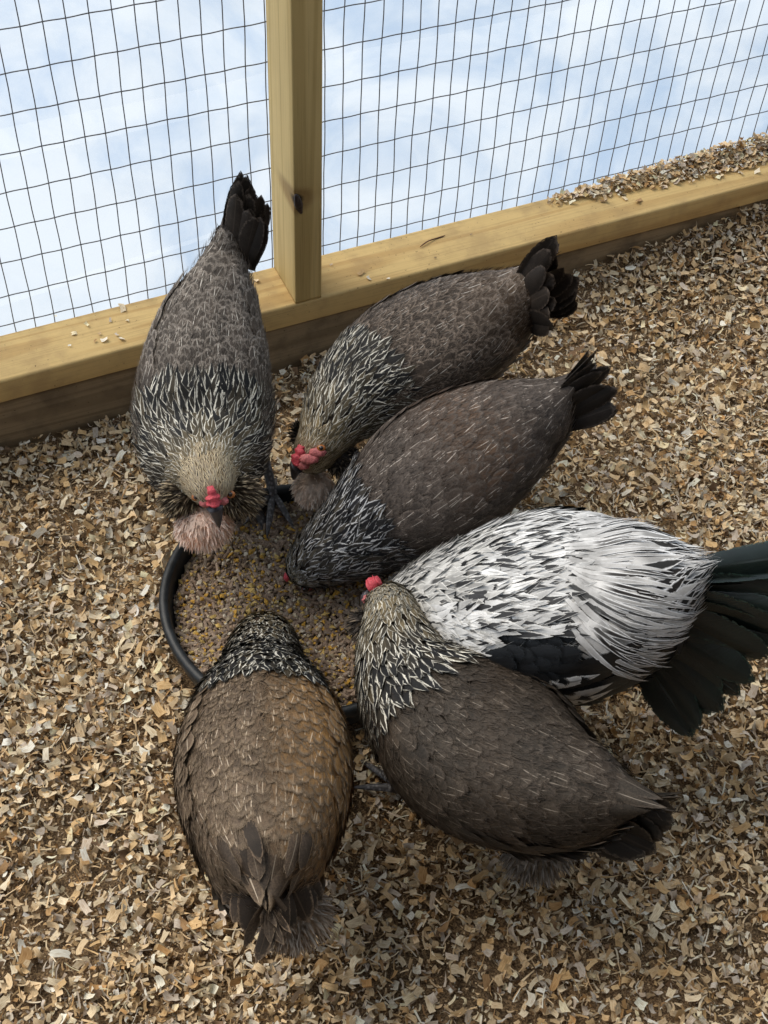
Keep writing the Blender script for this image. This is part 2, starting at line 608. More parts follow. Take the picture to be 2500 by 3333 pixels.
xs, zs = np.meshgrid(np.linspace(-1.5, 1.7, 120), np.linspace(-0.10, 1.1, 50), indexing='ij')
yf = YM + 0.012 + 0.002 * np.sin(xs * 7 + zs * 11) + 0.0015 * np.sin(xs * 3 - zs * 31) + 0.004 * np.exp(-((zs - 0.19 - 0.03 * xs) / 0.006) ** 2)
a = (np.arange(119)[:, None] * 50 + np.arange(49)[None]).ravel()
film = link('plastic_sheet', mesh('plastic_sheet', np.stack([xs, yf, zs], -1).reshape(-1, 3), np.stack([a, a + 50, a + 51, a + 1], 1), M_FILM))
tag(film, 'clear plastic film stretched behind the wire mesh, sky showing through', 'plastic sheet')

M_SEAM = bpy.data.materials.new('milky_film_seam')
M_SEAM.use_nodes = True
gg = G(M_SEAM.node_tree)
_t, _l, _m = gg.n('ShaderNodeBsdfTransparent'), gg.n('ShaderNodeBsdfTranslucent'), gg.n('ShaderNodeMixShader')
_l.inputs[0].default_value = (0.95, 0.95, 0.93, 1)
_m.inputs[0].default_value = 0.14
gg.t.links.new(_t.outputs[0], _m.inputs[1])
gg.t.links.new(_l.outputs[0], _m.inputs[2])
gg.t.links.new(_m.outputs[0], gg.n('ShaderNodeOutputMaterial').inputs[0])
xs1 = np.linspace(-1.5, 1.7, 160)
for (z0, z1, sl_, x0, x1) in ((.385, .425, .0, -1.5, 1.7), (.1785, .188, .10, -1.5, -0.07)):
    xx = np.linspace(x0, x1, 120)
    zc = sl_ * (xx + 0.3) + 0.004 * np.sin(xx * 6)
    V = np.concatenate([np.stack([xx, np.full_like(xx, YM + .0075), z0 + zc], -1), np.stack([xx, np.full_like(xx, YM + .0065), z1 + zc + .002 * np.sin(xx * 17)], -1)])
    a = np.arange(119)
    link('film_fold', mesh('film_fold', V, np.stack([a, a + 1, a + 121, a + 120], 1), M_SEAM), film)

# shavings kicked up on the sill
r8 = np.random.default_rng(81)
n = 3000
tx = r8.beta(1.9, 1.0, n)
x = 0.42 + tx * 0.55
y = 0.078 - np.abs(r8.normal(0, .017, n)) * (0.5 + tx)
hgt = np.clip(tx, 0, 1) ** .7 * .034 * np.exp(-((0.078 - y) / .022) ** 2)
L = r8.uniform(.003, .014, n)
P, q, uv = chip_shape(n, L, np.minimum(r8.uniform(.002, .009, n), L), r8.normal(0, 1.2, n), r8, 3, 3)
P = np.einsum('nij,nkj->nki', rot_mats(n, r8, .45), P) + np.stack([x, y, SILL_Z + .003 + hgt * r8.random(n)], -1)[:, None]
P[:, :, 2] = np.maximum(P[:, :, 2], SILL_Z + .0004)
P[:, :, 1] = np.minimum(P[:, :, 1], YM - .002)
pile = link('shavings_drift', mesh('shavings_drift', P.reshape(-1, 3), (q[None] + (np.arange(n) * 9)[:, None, None]).reshape(-1, 4), M_CHIP, np.tile(uv, (n, 1)), np.repeat(np.clip(chip_cols(n, r8) * 1.08, 0, .9), 9, 0)))
tag(pile, 'drift of pale wood shavings heaped on the sill against the mesh', 'shavings', kind='stuff')
bits = [(265, 662, 15), (238, 690, 7), (160, 718, 9), (188, 700, 8), (215, 720, 6), (225, 733, 9), (252, 722, 6), (262, 730, 10), (120, 682, 5), (275, 690, 5),
        (780, 588, 13), (796, 600, 8), (838, 600, 6), (716, 570, 5), (1350, 427, 9), (1305, 433, 12), (1380, 432, 13), (1342, 418, 13), (555, 605, 8), (1018, 505, 4), (940, 555, 4), (205, 735, 5), (150, 745, 4)]
for k, (bx_, by_, mm) in enumerate(bits):
    p = at(bx_, by_, SILL_Z + .003)
    L1 = np.array([mm / 1000.0])
    P, q, uv = chip_shape(1, L1, L1 * r8.uniform(.4, .8), r8.normal(0, 1.4, 1), r8, 4, 4)
    o = link('wood_shaving', mesh('wood_shaving', P[0], q, M_CHIP, uv, np.repeat(chip_cols(1, r8) * (.35 if k in (17, 19, 20) else 1.05), 16, 0)), None, (p[0], p[1], SILL_Z + .0025))
    o.rotation_euler = (r8.normal(0, .2), r8.normal(0, .2), r8.uniform(0, 6.28))
    where = 'on the sill behind the ash brown hen' if bx_ < 300 else 'on the sill at the foot of the pine stud' if bx_ < 600 else 'on bare sill between the stud and the drift' if bx_ < 1100 else 'on the sill edge beside the drift'
    what = 'dark brown crumb of litter' if k in (17, 19, 20) else 'large pale curled wood shaving' if mm >= 12 else 'small loose wood shaving'
    tag(o, what + ' ' + where, 'wood shaving', 'loose shavings on the sill')
p0, p1 = at(908, 533, SILL_Z + .002), at(962, 508, SILL_Z + .002)
P = [p0 + (p1 - p0) * t + np.array([0, .003 * math.sin(3.1 * t), .0012 * math.sin(6 * t)]) for t in np.linspace(0, 1, 9)]
V, F = tube(P, [.0005, .0009, .001, .0009, .001, .0009, .0011, .0009, .0005], 6)
tag(link('twig', mesh('twig', V, F, plain('twig_bark', (0.12, 0.06, 0.04), 0.8, 0.2))), 'thin brown twig lying on the pine sill', 'twig')

# ------------------------------------------------------------------ feed pan and feed
prof = [(0.0, 0.002), (0.140, 0.002), (0.150, 0.006), (0.163, 0.030), (0.1670, 0.050), (0.1698, 0.056), (0.1705, 0.062), (0.1697, 0.0660), (0.1675, 0.0685),
        (0.1630, 0.0690), (0.1598, 0.0675), (0.1585, 0.063), (0.1560, 0.040), (0.1480, 0.016), (0.136, 0.010), (0.0, 0.010)]
n = 96
V, F = [], []
for r_, z_ in prof:
    for k in range(n):
        th = 2 * math.pi * k / n
        wob = 1 + 0.004 * math.sin(3 * th + 1) + 0.002 * math.sin(7 * th)
        V.append((r_ * wob * math.cos(th), r_ * wob * math.sin(th), z_ + 0.0012 * math.sin(5 * th) * (r_ > 0.14)))
for b_ in range(len(prof) - 1):
    for c_ in range(n):
        F.append((b_ * n + c_, b_ * n + (c_ + 1) % n, (b_ + 1) * n + (c_ + 1) % n, (b_ + 1) * n + c_))
pan = link('feed_pan', mesh('feed_pan', V, F, M_RUBBER), None, (PAN[0], PAN[1], 0))
tag(pan, 'round black rubber feed pan between the feeding birds', 'feed pan')

r5 = np.random.default_rng(21)


def feed_h(x, y):
    return 0.046 + 0.005 * np.sin(31 * x + 2) * np.sin(27 * y) + 0.004 * np.sin(63 * x + 41 * y) - 0.35 * np.clip(np.hypot(x, y) - 0.14, 0, 1)


FV, FF, FC = [], [], []
off = 0
ang = np.arange(7) * 2 * np.pi / 7
n = 4600
rr = 0.154 * np.sqrt(r5.random(n))
th = r5.uniform(0, 6.283, n)
px, py = rr * np.cos(th), rr * np.sin(th)
L = r5.uniform(.005, .014, n)
rad = r5.uniform(.0020, .0026, n)
ring = np.stack([np.zeros(7), np.cos(ang), np.sin(ang)], -1)
P = np.zeros((n, 16, 3))
for s_, o_ in ((-1, 0), (1, 7)):
    P[:, o_:o_ + 7] = ring[None] * rad[:, None, None] * r5.uniform(.82, 1.08, (n, 7, 1))
    P[:, o_:o_ + 7, 0] = s_ * L[:, None] / 2 + r5.normal(0, .0004, (n, 7))
P[:, 14, 0] = -L / 2 - .0003
P[:, 15, 0] = L / 2 + .0003
P = np.einsum('nij,nkj->nki', rot_mats(n, r5, 0.33), P) + np.stack([px, py, feed_h(px, py) + r5.uniform(-.003, .0045, n)], -1)[:, None]
q = []
for k in range(7):
    k2 = (k + 1) % 7
    q += [(k, k2, 7 + k2), (k, 7 + k2, 7 + k), (14, k2, k), (15, 7 + k, 7 + k2)]
q = np.array(q)
FV.append(P.reshape(-1, 3))
FF.append((q[None] + (np.arange(n) * 16)[:, None, None]).reshape(-1, 3))
pc = np.array([(0.36, 0.26, 0.19), (0.43, 0.32, 0.24), (0.28, 0.20, 0.145), (0.38, 0.30, 0.235)])[r5.integers(0, 4, n)] * r5.uniform(.8, 1.2, n)[:, None]
FC.append(np.repeat(pc, 16, 0))
off = n * 16
# cracked corn and grit
n = 5200
oct_ = np.array([(1, 0, 0), (-1, 0, 0), (0, 1, 0), (0, -1, 0), (0, 0, 1), (0, 0, -1.0)])
of = np.array([(0, 2, 4), (2, 1, 4), (1, 3, 4), (3, 0, 4), (2, 0, 5), (1, 2, 5), (3, 1, 5), (0, 3, 5)])
rr = 0.154 * np.sqrt(r5.random(n))
th = r5.uniform(0, 6.283, n)
px, py = rr * np.cos(th), rr * np.sin(th)
sz = r5.uniform(.0016, .0042, n) * r5.choice([.7, 1, 1.3], n, p=[.5, .4, .1])
P = oct_[None] * sz[:, None, None] * r5.uniform(.6, 1.25, (n, 6, 1)) * np.array([1.2, .9, .6])
P = np.einsum('nij,nkj->nki', rot_mats(n, r5, 0.5), P) + np.stack([px, py, feed_h(px, py) + r5.uniform(.0, .0065, n)], -1)[:, None]
FV.append(P.reshape(-1, 3))
FF.append((of[None] + (off + np.arange(n) * 6)[:, None, None]).reshape(-1, 3))
cc = np.array([(0.70, 0.40, 0.07), (0.68, 0.48, 0.16), (0.68, 0.56, 0.38), (0.42, 0.30, 0.20), (0.78, 0.70, 0.56)])[r5.choice(5, n, p=[.22, .22, .22, .22, .12])]
FC.append(np.repeat(cc * r5.uniform(.75, 1.15, n)[:, None], 6, 0))
# the heap the grains lie on
hn = 40
V = [(0, 0, float(feed_h(0, 0)) - .003)]
F = []
for a_ in range(1, 16):
    for k in range(hn):
        r_ = 0.1555 * a_ / 15
        x_, y_ = r_ * math.cos(2 * math.pi * k / hn), r_ * math.sin(2 * math.pi * k / hn)
        V.append((x_, y_, float(feed_h(x_, y_)) - .003))
for k in range(hn):
    F.append((0, 1 + k, 1 + (k + 1) % hn))
for a_ in range(14):
    for k in range(hn):
        p_, p2 = 1 + a_ * hn + k, 1 + a_ * hn + (k + 1) % hn
        F += [(p_, p_ + hn, p2 + hn), (p_, p2 + hn, p2)]
F = np.array(F) + sum(len(v) for v in FV)
FV.append(np.array(V))
FF.append(F)
FC.append(np.tile((0.10, 0.07, 0.05), (len(V), 1)))
feed = link('poultry_feed', mesh('poultry_feed', np.concatenate(FV), np.concatenate(FF), M_FEED, col=np.concatenate(FC), smooth=False), None, (PAN[0], PAN[1], 0))
tag(feed, 'brown feed pellets and cracked corn filling the rubber pan', 'feed', kind='stuff')


# ------------------------------------------------------------------ feathers
def feather_mat(name, c0, c1, edge, e0, e1, shaft, sh_amt, alt=None, barb=0.25, sheen=0.25, rough=0.6, verm=0.5, sh_w=0.032, vmask=(0.25, 0.55), fray=0.16, en=0.30, streak=False):
    """c0/c1 mottled vane, edge = pale lacing from e0..e1 of the half width, shaft = pale quill; tint.r random, tint.g blends to alt"""
    m_, gg, b, _ = material(name, rough, sheen)
    uv = gg.n('ShaderNodeUVMap').outputs[0]
    co = gg.n('ShaderNodeTexCoord').outputs['Object']
    t = gg.n('ShaderNodeAttribute', attribute_name='tint').outputs['Color']
    u, v, _z = gg.sep(uv)
    rnd, alt_k, edq = gg.sep(t)
    x = gg.m('ABSOLUTE', gg.m('SUBTRACT', gg.m('MULTIPLY', u, 2.0), 1.0))
    nz = gg.noise(co, 620.0, 4.0, 0.7)
    nz2 = gg.noise(co, 260.0, 2.0, 0.5)
    vane = gg.mix(gg.m('MULTIPLY', gg.ss(nz, 0.38, 0.62), verm), c0, c1)
    vane = gg.mix(1.0, vane, gg.comb(*[gg.ss(gg.noise(co, 38.0, 3.0), 0.3, 0.7, 0.72, 1.28)] * 3), 'MULTIPLY')
    if alt is not None:
        vane = gg.mix(alt_k, vane, gg.mix(gg.m('MULTIPLY', gg.ss(nz, 0.38, 0.62), verm), tuple(q * .75 for q in alt), alt))
    bw = gg.m('SINE', gg.m('MULTIPLY', gg.m('SUBTRACT', gg.m('MULTIPLY', v, 1.0), gg.m('MULTIPLY', x, 0.45)), 190.0))
    vane = gg.mix(gg.ss(bw, -0.6, 1.0, 0.0, barb), vane, gg.mix(1.0, vane, (0.45, 0.45, 0.45), 'MULTIPLY'))
    ed = gg.m('ADD', edq, gg.m('MULTIPLY', gg.m('SUBTRACT', nz2, 0.5), en))
    if streak:
        sn_ = gg.noise(gg.comb(gg.m('ADD', gg.m('MULTIPLY', u, 7.0), gg.m('MULTIPLY', rnd, 90.0)), gg.m('MULTIPLY', v, 3.0), 0.0), 1.0, 2.0, 0.6)
        ed = gg.m('ADD', x, gg.m('ADD', gg.m('MULTIPLY', gg.m('SUBTRACT', sn_, 0.5), en), gg.m('MULTIPLY', gg.m('SUBTRACT', rnd, 0.5), 0.25)))
    k = gg.m('MULTIPLY', gg.ss(ed, e0, e1), gg.ss(v, vmask[0], vmask[1]))
    if streak:
        k = gg.m('MULTIPLY', k, gg.ss(v, 0.80, 0.97, 1.0, 0.15))
    c = gg.mix(k, vane, edge)
    if sh_amt:
        ks = gg.m('MULTIPLY', gg.ss(x, sh_w, sh_w * 2.4, 1.0, 0.0), gg.m('MULTIPLY', gg.ss(v, 0.30, 0.5), gg.ss(v, 0.90, 0.98, 1.0, 0.0)))
        c = gg.mix(gg.m('MULTIPLY', gg.m('MULTIPLY', ks, sh_amt), gg.ss(rnd, 0.30, 0.95)), c, shaft)
    c = gg.mix(1.0, c, gg.comb(*[gg.m('ADD', gg.m('MULTIPLY', rnd, 0.5), 0.72)] * 3), 'MULTIPLY')
    if fray:
        fn = gg.noise(gg.comb(gg.m('MULTIPLY', u, 14.0), gg.m('ADD', gg.m('MULTIPLY', v, 22.0), gg.m('MULTIPLY', rnd, 50.0)), 0.0), 1.0, 3.0, 0.7)
        gg.put(b.inputs['Alpha'], gg.ss(gg.m('ADD', edq, gg.m('MULTIPLY', gg.m('SUBTRACT', fn, 0.5), 0.8)), 1.0 - fray, 1.06, 1.0, 0.0))
    gg.put(b.inputs['Base Color'], c)
    gg.put(b.inputs['Normal'], gg.bump(gg.m('ADD', bw, gg.m('MULTIPLY', nz, 1.5)), 0.22, 0.0006))
    return m_


def shape_round(v):
    return np.minimum(1, .50 + .95 * v) * np.sqrt(np.clip(1 - np.clip((v - .52) / .48, 0, 1) ** 2, 0, 1))


def shape_point(v):
    return np.minimum(1, .55 + 1.6 * v) * (1 - np.clip((v - .30) / .70, 0, 1) ** 1.7)


def shape_hair(v):
    return (1 - v) ** .8


def edge_param(vv, uu, shape):
    c = np.clip((vv - .52) / .48, 0, 1) if shape is shape_round else np.clip((vv - .80) / .20, 0, 1) ** 2
    return np.maximum(np.abs(uu), c)


VS7 = np.array([0, .28, .52, .72, .86, .95, 1.0])
VS5 = np.array([0, .35, .65, .88, 1.0])
VS4 = np.array([0, .45, .8, 1.0])


class Body:
    """sweep along a spine; pos/normals on an (s, theta) grid, feather coats conform to it"""
    NS, NT = 110, 40

    def __init__(self, pts, origin, bulge=None):
        C = np.array([np.append(at(p[0], p[1], p[2]), [p[3], p[4], p[5]]) for p in pts])
        C[:, :3] -= origin
        C[:, 3:] *= 0.915
        d = np.concatenate([[0], np.cumsum(np.linalg.norm(np.diff(C[:, :3], axis=0), axis=1) + 0.3 * np.abs(np.diff(C[:, 3])))])
        self.knots = d / d[-1]
        # monotone-ish cubic (catmull) resample
        tt = np.linspace(0, 1, self.NS)
        out = np.zeros((self.NS, 6))
        m_ = np.zeros_like(C)
        kn_ = self.knots
        for q_ in range(6):
            m_[1:-1, q_] = (C[2:, q_] - C[:-2, q_]) / (kn_[2:] - kn_[:-2])
            m_[0, q_] = (C[1, q_] - C[0, q_]) / (kn_[1] - kn_[0])
            m_[-1, q_] = (C[-1, q_] - C[-2, q_]) / (kn_[-1] - kn_[-2])
        seg = np.clip(np.searchsorted(kn_, tt, 'right') - 1, 0, len(kn_) - 2)
        h = kn_[seg + 1] - kn_[seg]
        w = (tt - kn_[seg]) / h
        for q_ in range(6):
            p0, p1, m0, m1 = C[seg, q_], C[seg + 1, q_], m_[seg, q_] * h, m_[seg + 1, q_] * h
            out[:, q_] = (2 * w ** 3 - 3 * w ** 2 + 1) * p0 + (w ** 3 - 2 * w ** 2 + w) * m0 + (-2 * w ** 3 + 3 * w ** 2) * p1 + (w ** 3 - w ** 2) * m1
        out[:, 3:] = np.maximum(out[:, 3:], 0.004)
        self.c, self.ab = out[:, :3], out[:, 3:]
        T = np.gradient(self.c, axis=0)
        T /= np.linalg.norm(T, axis=1)[:, None]
        # smooth tangents a little
        for _ in range(4):
            T[1:-1] = T[1:-1] * .5 + (T[2:] + T[:-2]) * .25
        T /= np.linalg.norm(T, axis=1)[:, None]
        self.T = T
        L = np.zeros_like(T)
        m0 = self.NS // 3
        l0 = np.cross([0, 0, 1.0], T[m0])
        L[m0] = l0 / np.linalg.norm(l0)
        for k in list(range(m0 + 1, self.NS)):
            v = L[k - 1] - T[k] * (L[k - 1] @ T[k])
            L[k] = v / np.linalg.norm(v)
        for k in range(m0 - 1, -1, -1):
            v = L[k + 1] - T[k] * (L[k + 1] @ T[k])
            L[k] = v / np.linalg.norm(v)
        self.L = L
        self.N = np.cross(T, L)
        th = np.arange(self.NT) * 2 * np.pi / self.NT
        cs, sn = np.cos(th), np.sin(th)
        cs = np.sign(cs) * np.abs(cs) ** .88
        A = self.ab[:, 0][:, None]
        Bv = np.where(sn[None] > 0, self.ab[:, 1][:, None], self.ab[:, 2][:, None])
        self.P = self.c[:, None] + L[:, None] * (A * cs[None])[..., None] + self.N[:, None] * (Bv * sn[None])[..., None]
        self._normals()
        if bulge is not None:
            tg, hg = np.meshgrid(tt, th, indexing='ij')
            self.P = self.P + self.Nr * bulge(tg, hg)[..., None]
            self._normals()
        self.arc = np.concatenate([[0], np.cumsum(np.linalg.norm(np.diff(self.c, axis=0), axis=1))])

    def _normals(self):
        Ps = np.gradient(self.P, axis=0)
        Pt = np.roll(self.P, -1, 1) - np.roll(self.P, 1, 1)
        n_ = np.cross(Pt, Ps)
        n_ /= np.maximum(np.linalg.norm(n_, axis=2), 1e-12)[..., None]
        out = self.P - self.c[:, None]
        flip = np.sign((n_ * out).sum(2))
        flip[flip == 0] = 1
        self.Nr = n_ * flip[..., None]
        self.ps = np.linalg.norm(Ps, axis=2) * (self.NS - 1)
        self.pt = np.linalg.norm(Pt, axis=2) / (2 * 2 * np.pi / self.NT)

    def samp(self, arr, s, th):
        x = np.clip(s, 0, 1) * (self.NS - 1)
        y = (th / (2 * np.pi)) % 1.0 * self.NT
        x0 = np.minimum(x.astype(int), self.NS - 2)
        y0 = y.astype(int) % self.NT
        y1 = (y0 + 1) % self.NT
        fx, fy = x - x0, y - np.floor(y)
        if arr.ndim == 3:
            fx, fy = fx[..., None], fy[..., None]
        return (arr[x0, y0] * (1 - fx) + arr[x0 + 1, y0] * fx) * (1 - fy) + (arr[x0, y1] * (1 - fx) + arr[x0 + 1, y1] * fx) * fy

    def pos(self, s, th):
        p = self.samp(self.P, s, th)
        over = np.minimum(s, 0)
        e = self.samp(self.P, np.zeros_like(s), th) - self.samp(self.P, np.full_like(s, 0.03), th)
        e = e / np.maximum(np.linalg.norm(e, axis=-1), 1e-9)[..., None]
        return p + e * (-over * self.arc[-1])[..., None]

    def mesh(self, name, mat):
        n_, m_ = self.NS, self.NT
        V = np.concatenate([self.P.reshape(-1, 3), self.c[:1], self.c[-1:]])
        F = []
        for b_ in range(n_ - 1):
            for c_ in range(m_):
                F.append((b_ * m_ + c_, b_ * m_ + (c_ + 1) % m_, (b_ + 1) * m_ + (c_ + 1) % m_, (b_ + 1) * m_ + c_))
        for c_ in range(m_):
            F.append((n_ * m_, (c_ + 1) % m_, c_))
            F.append((n_ * m_ + 1, (n_ - 1) * m_ + c_, (n_ - 1) * m_ + (c_ + 1) % m_))
        return mesh(name, V, F, mat)

    def rows(self, s0, s1, step, gap, r, th0=0.0, th1=2 * np.pi, jit=0.25):
        """staggered root positions between s0 and s1 (fractions)"""
        ss_, tt_ = [], []
        s = s0
        k = 0
        while s < s1:
            ds = step / max(float(self.samp(self.ps, np.array([s]), np.array([1.57]))[0]), 1e-3)
            circ = float(np.mean(self.samp(self.pt, np.full(16, s), np.linspace(th0, th1, 16)))) * (th1 - th0)
            n_ = max(3, int(circ / gap))
            q = (np.arange(n_) + (0.5 if k % 2 else 0.0)) / n_
            th = th0 + (th1 - th0) * q + r.normal(0, jit * (th1 - th0) / n_, n_)
            ss_.append(s + r.normal(0, jit * ds, n_))
            tt_.append(th)
            s += ds
            k += 1
        return np.concatenate(ss_), np.concatenate(tt_)

    def coat(self, s, th, L, W, r, lift=0.10, shape=shape_round, vs=VS7, yaw=None, cup=0.16, base=0.0006, alt=None, curl=0.05, ncol=3, sink=0.001, yj=.10):
        """feathers rooted at (s, th) lying back along the body. returns V, F, uv, tint"""
        n_ = len(s)
        L = np.broadcast_to(L, (n_,)) * r.uniform(.88, 1.12, n_)
        W = np.broadcast_to(W, (n_,)) * r.uniform(.9, 1.1, n_)
        yaw = (np.zeros(n_) if yaw is None else np.broadcast_to(yaw, (n_,))) + r.normal(0, yj, n_)
        u = np.linspace(-1, 1, ncol)
        vv, uu = np.meshgrid(vs, u, indexing='ij')
        vv, uu = vv.ravel(), uu.ravel()
        wv = shape(vv)
        al = vv[None] * L[:, None]
        ac = uu[None] * wv[None] * W[:, None] / 2
        sc_, tc_ = s.astype(float).copy(), th.astype(float).copy()
        sv, tv = np.zeros((n_, len(vv))), np.zeros((n_, len(vv)))
        cy_, sy_ = np.cos(yaw), np.sin(yaw)
        prev = 0.0
        for k, v_ in enumerate(vs):
            sub = 2
            for _ in range(sub):
                dl = (v_ - prev) * L / sub
                sc_ = sc_ - dl * cy_ / np.maximum(self.samp(self.ps, np.maximum(sc_, 0), tc_), .16)
                tc_ = tc_ + dl * sy_ / np.maximum(self.samp(self.pt, np.maximum(sc_, 0), tc_), .012)
            prev = v_
            psk = np.maximum(self.samp(self.ps, np.maximum(sc_, 0), tc_), .16)
            ptk = np.maximum(self.samp(self.pt, np.maximum(sc_, 0), tc_), .012)
            q0 = slice(k * ncol, (k + 1) * ncol)
            sv[:, q0] = sc_[:, None] + ac[:, q0] * (sy_ / psk)[:, None]
            tv[:, q0] = tc_[:, None] + ac[:, q0] * (cy_ / ptk)[:, None]
        P = self.pos(sv, tv)
        Nn = self.samp(self.Nr, np.maximum(sv, 0), tv)
        Nn /= np.maximum(np.linalg.norm(Nn, axis=-1), 1e-9)[..., None]
        lf = lift * r.uniform(.7, 1.3, n_)
        hgt = np.reshape(base, (-1, 1)) - sink * (1 - vv[None]) + lf[:, None] * al + curl * L[:, None] * vv[None] ** 3 * r.normal(0.3, 1, n_)[:, None]
        hgt = hgt - cup * W[:, None] * (uu[None] * wv[None]) ** 2 * .5 + cup * W[:, None] * .25 * np.minimum(1, vv[None] * 3)
        P = P + Nn * hgt[..., None]
        nv_ = len(vs)
        q = []
        for b_ in range(nv_ - 1):
            for c_ in range(ncol - 1):
                k = b_ * ncol + c_
                q.append((k, k + 1, k + ncol + 1, k + ncol))
        q = np.array(q)
        F = (q[None] + (np.arange(n_) * len(vv))[:, None, None]).reshape(-1, 4)
        uvt = np.tile(np.stack([(uu + 1) / 2, vv], -1), (n_, 1))
        rc = np.stack([r.random(n_), np.zeros(n_) if alt is None else np.clip(alt, 0, 1), np.zeros(n_)], -1)
        rc = np.repeat(rc, len(vv), 0)
        rc[:, 2] = np.tile(edge_param(vv, uu, shape), n_)
        return P.reshape(-1, 3), F, uvt, rc


def join(parts):
    V, F, U, C = [], [], [], []
    o = 0
    for p in parts:
        V.append(p[0]); F.append(p[1] + o); U.append(p[2]); C.append(p[3])
        o += len(p[0])
    return np.concatenate(V), np.concatenate(F), np.concatenate(U), np.concatenate(C)


def blades(roots, dirs, L, W, r, bend=None, side=None):
    """free thin plumes (beard, muffs, fluff): roots, unit directions"""
    n_ = len(roots)
    L = np.broadcast_to(L, (n_,)) * r.uniform(.7, 1.2, n_)
    d = dirs / np.linalg.norm(dirs, axis=1)[:, None]
    sd_ = np.cross(d, r.normal(0, 1, (n_, 3)))
    sd_ /= np.linalg.norm(sd_, axis=1)[:, None]
    bend = np.array([0, 0, -0.25]) if bend is None else bend
    vv, uu = np.meshgrid(VS4, [-1, 1], indexing='ij')
    vv, uu = vv.ravel(), uu.ravel()
    P = roots[:, None] + d[:, None] * (vv[None] * L[:, None])[..., None] + sd_[:, None] * (uu[None] * (shape_hair(vv) * W / 2)[None])[..., None]
    P = P + bend[None, None] * (L[:, None] * vv[None] ** 2)[..., None]
    q = np.array([(k * 2, k * 2 + 1, k * 2 + 3, k * 2 + 2) for k in range(3)])
    F = (q[None] + (np.arange(n_) * 8)[:, None, None]).reshape(-1, 4)
    return P.reshape(-1, 3), F, np.tile(np.stack([(uu + 1) / 2, vv], -1), (n_, 1)), np.repeat(np.stack([r.random(n_), np.zeros(n_), r.uniform(.2, 1, n_)], -1), 8, 0)


def puff(c, rad, flow, n_, L, W, r, keep=None):
    """plumes over an ellipsoid"""
    v = r.normal(0, 1, (n_, 3))
    v /= np.linalg.norm(v, axis=1)[:, None]
    if keep is not None:
        v = v[(v @ np.asarray(keep)) > -0.25]
    rad = np.asarray(rad)
    root = np.asarray(c) + v * rad * r.uniform(.75, 1.0, (len(v), 1))
    d = v * 0.55 + np.asarray(flow)[None] + r.normal(0, .16, v.shape)
    a_ = blades(root, d, L, W, r)
    V, F = ellipsoid(c, np.eye(3), rad * .93, 20, 12)
    F = np.array(F)
    return join([a_, (V, F, np.full((len(V), 2), .4), np.tile((.5, 0.0, .5), (len(V), 1)))])


def big_feather(root, dirv, up, L, W, curve=0.0, shape=shape_round, cup=0.12, roll=0.0, nv=11):
    """one large plume as its own mesh; up = vane normal"""
    d = np.asarray(dirv, float)
    d = d / np.linalg.norm(d)
    n_ = np.asarray(up, float)
    n_ = n_ - d * (n_ @ d)
    n_ /= np.linalg.norm(n_)
    sd_ = np.cross(n_, d)
    if roll:
        n_, sd_ = n_ * math.cos(roll) + sd_ * math.sin(roll), sd_ * math.cos(roll) - n_ * math.sin(roll)
    vv, uu = np.meshgrid(np.linspace(0, 1, nv) ** .85, np.linspace(-1, 1, 5), indexing='ij')
    vv, uu = vv.ravel(), uu.ravel()
    w = np.maximum(shape(vv), 0.0) * W / 2
    P = np.asarray(root)[None] + d[None] * (vv * L)[:, None] + sd_[None] * (uu * w)[:, None] + n_[None] * (-cup * W * (uu ** 2) * shape(vv))[:, None] + n_[None] * (curve * L * vv ** 2)[:, None]
    q = []
    for b_ in range(nv - 1):
        for c_ in range(4):
            k = b_ * 5 + c_
            q.append((k, k + 1, k + 6, k + 5))
    rc = np.stack([np.full(len(vv), rng.random()), np.zeros(len(vv)), edge_param(vv, uu, shape)], -1)
    return P, np.array(q), np.stack([(uu + 1) / 2, vv], -1), rc


# plumage materials ------------------------------------------------------------
def hen_mats(tag_, c0, c1, edge, shaft, alt, tk=.35, edge_rng=(0.72, 0.92), sh=0.9, verm=0.7):
    return dict(
        body=feather_mat(tag_ + '_body_feather', c0, c1, edge, *edge_rng, shaft, sh, alt=alt, verm=verm),
        tail=feather_mat(tag_ + '_tail_feather', tuple(v * tk for v in c0), tuple(v * tk * 1.8 for v in c0), tuple(v * 1.1 for v in c1), 0.80, 1.02, tuple(v * .8 for v in c1), 0.4, barb=0.4, fray=0.04, en=.5),
        wing=feather_mat(tag_ + '_flight_feather', tuple(v * .6 for v in c0), tuple(v * .9 for v in c1), tuple(v * .8 for v in edge), 0.88, 1.0, tuple(v * .6 for v in shaft), 0.5, barb=0.3, fray=0.05),
        barb=feather_mat(tag_ + '_barb', c0, c1, tuple(v * .85 for v in edge), 0.5, 1.4, c1, 0.0, alt=alt, verm=1.0, fray=0, en=1.2),
        skin=plain(tag_ + '_underdown', tuple(v * .55 for v in c0), 0.9, 0.1, 300.0, 0.4))


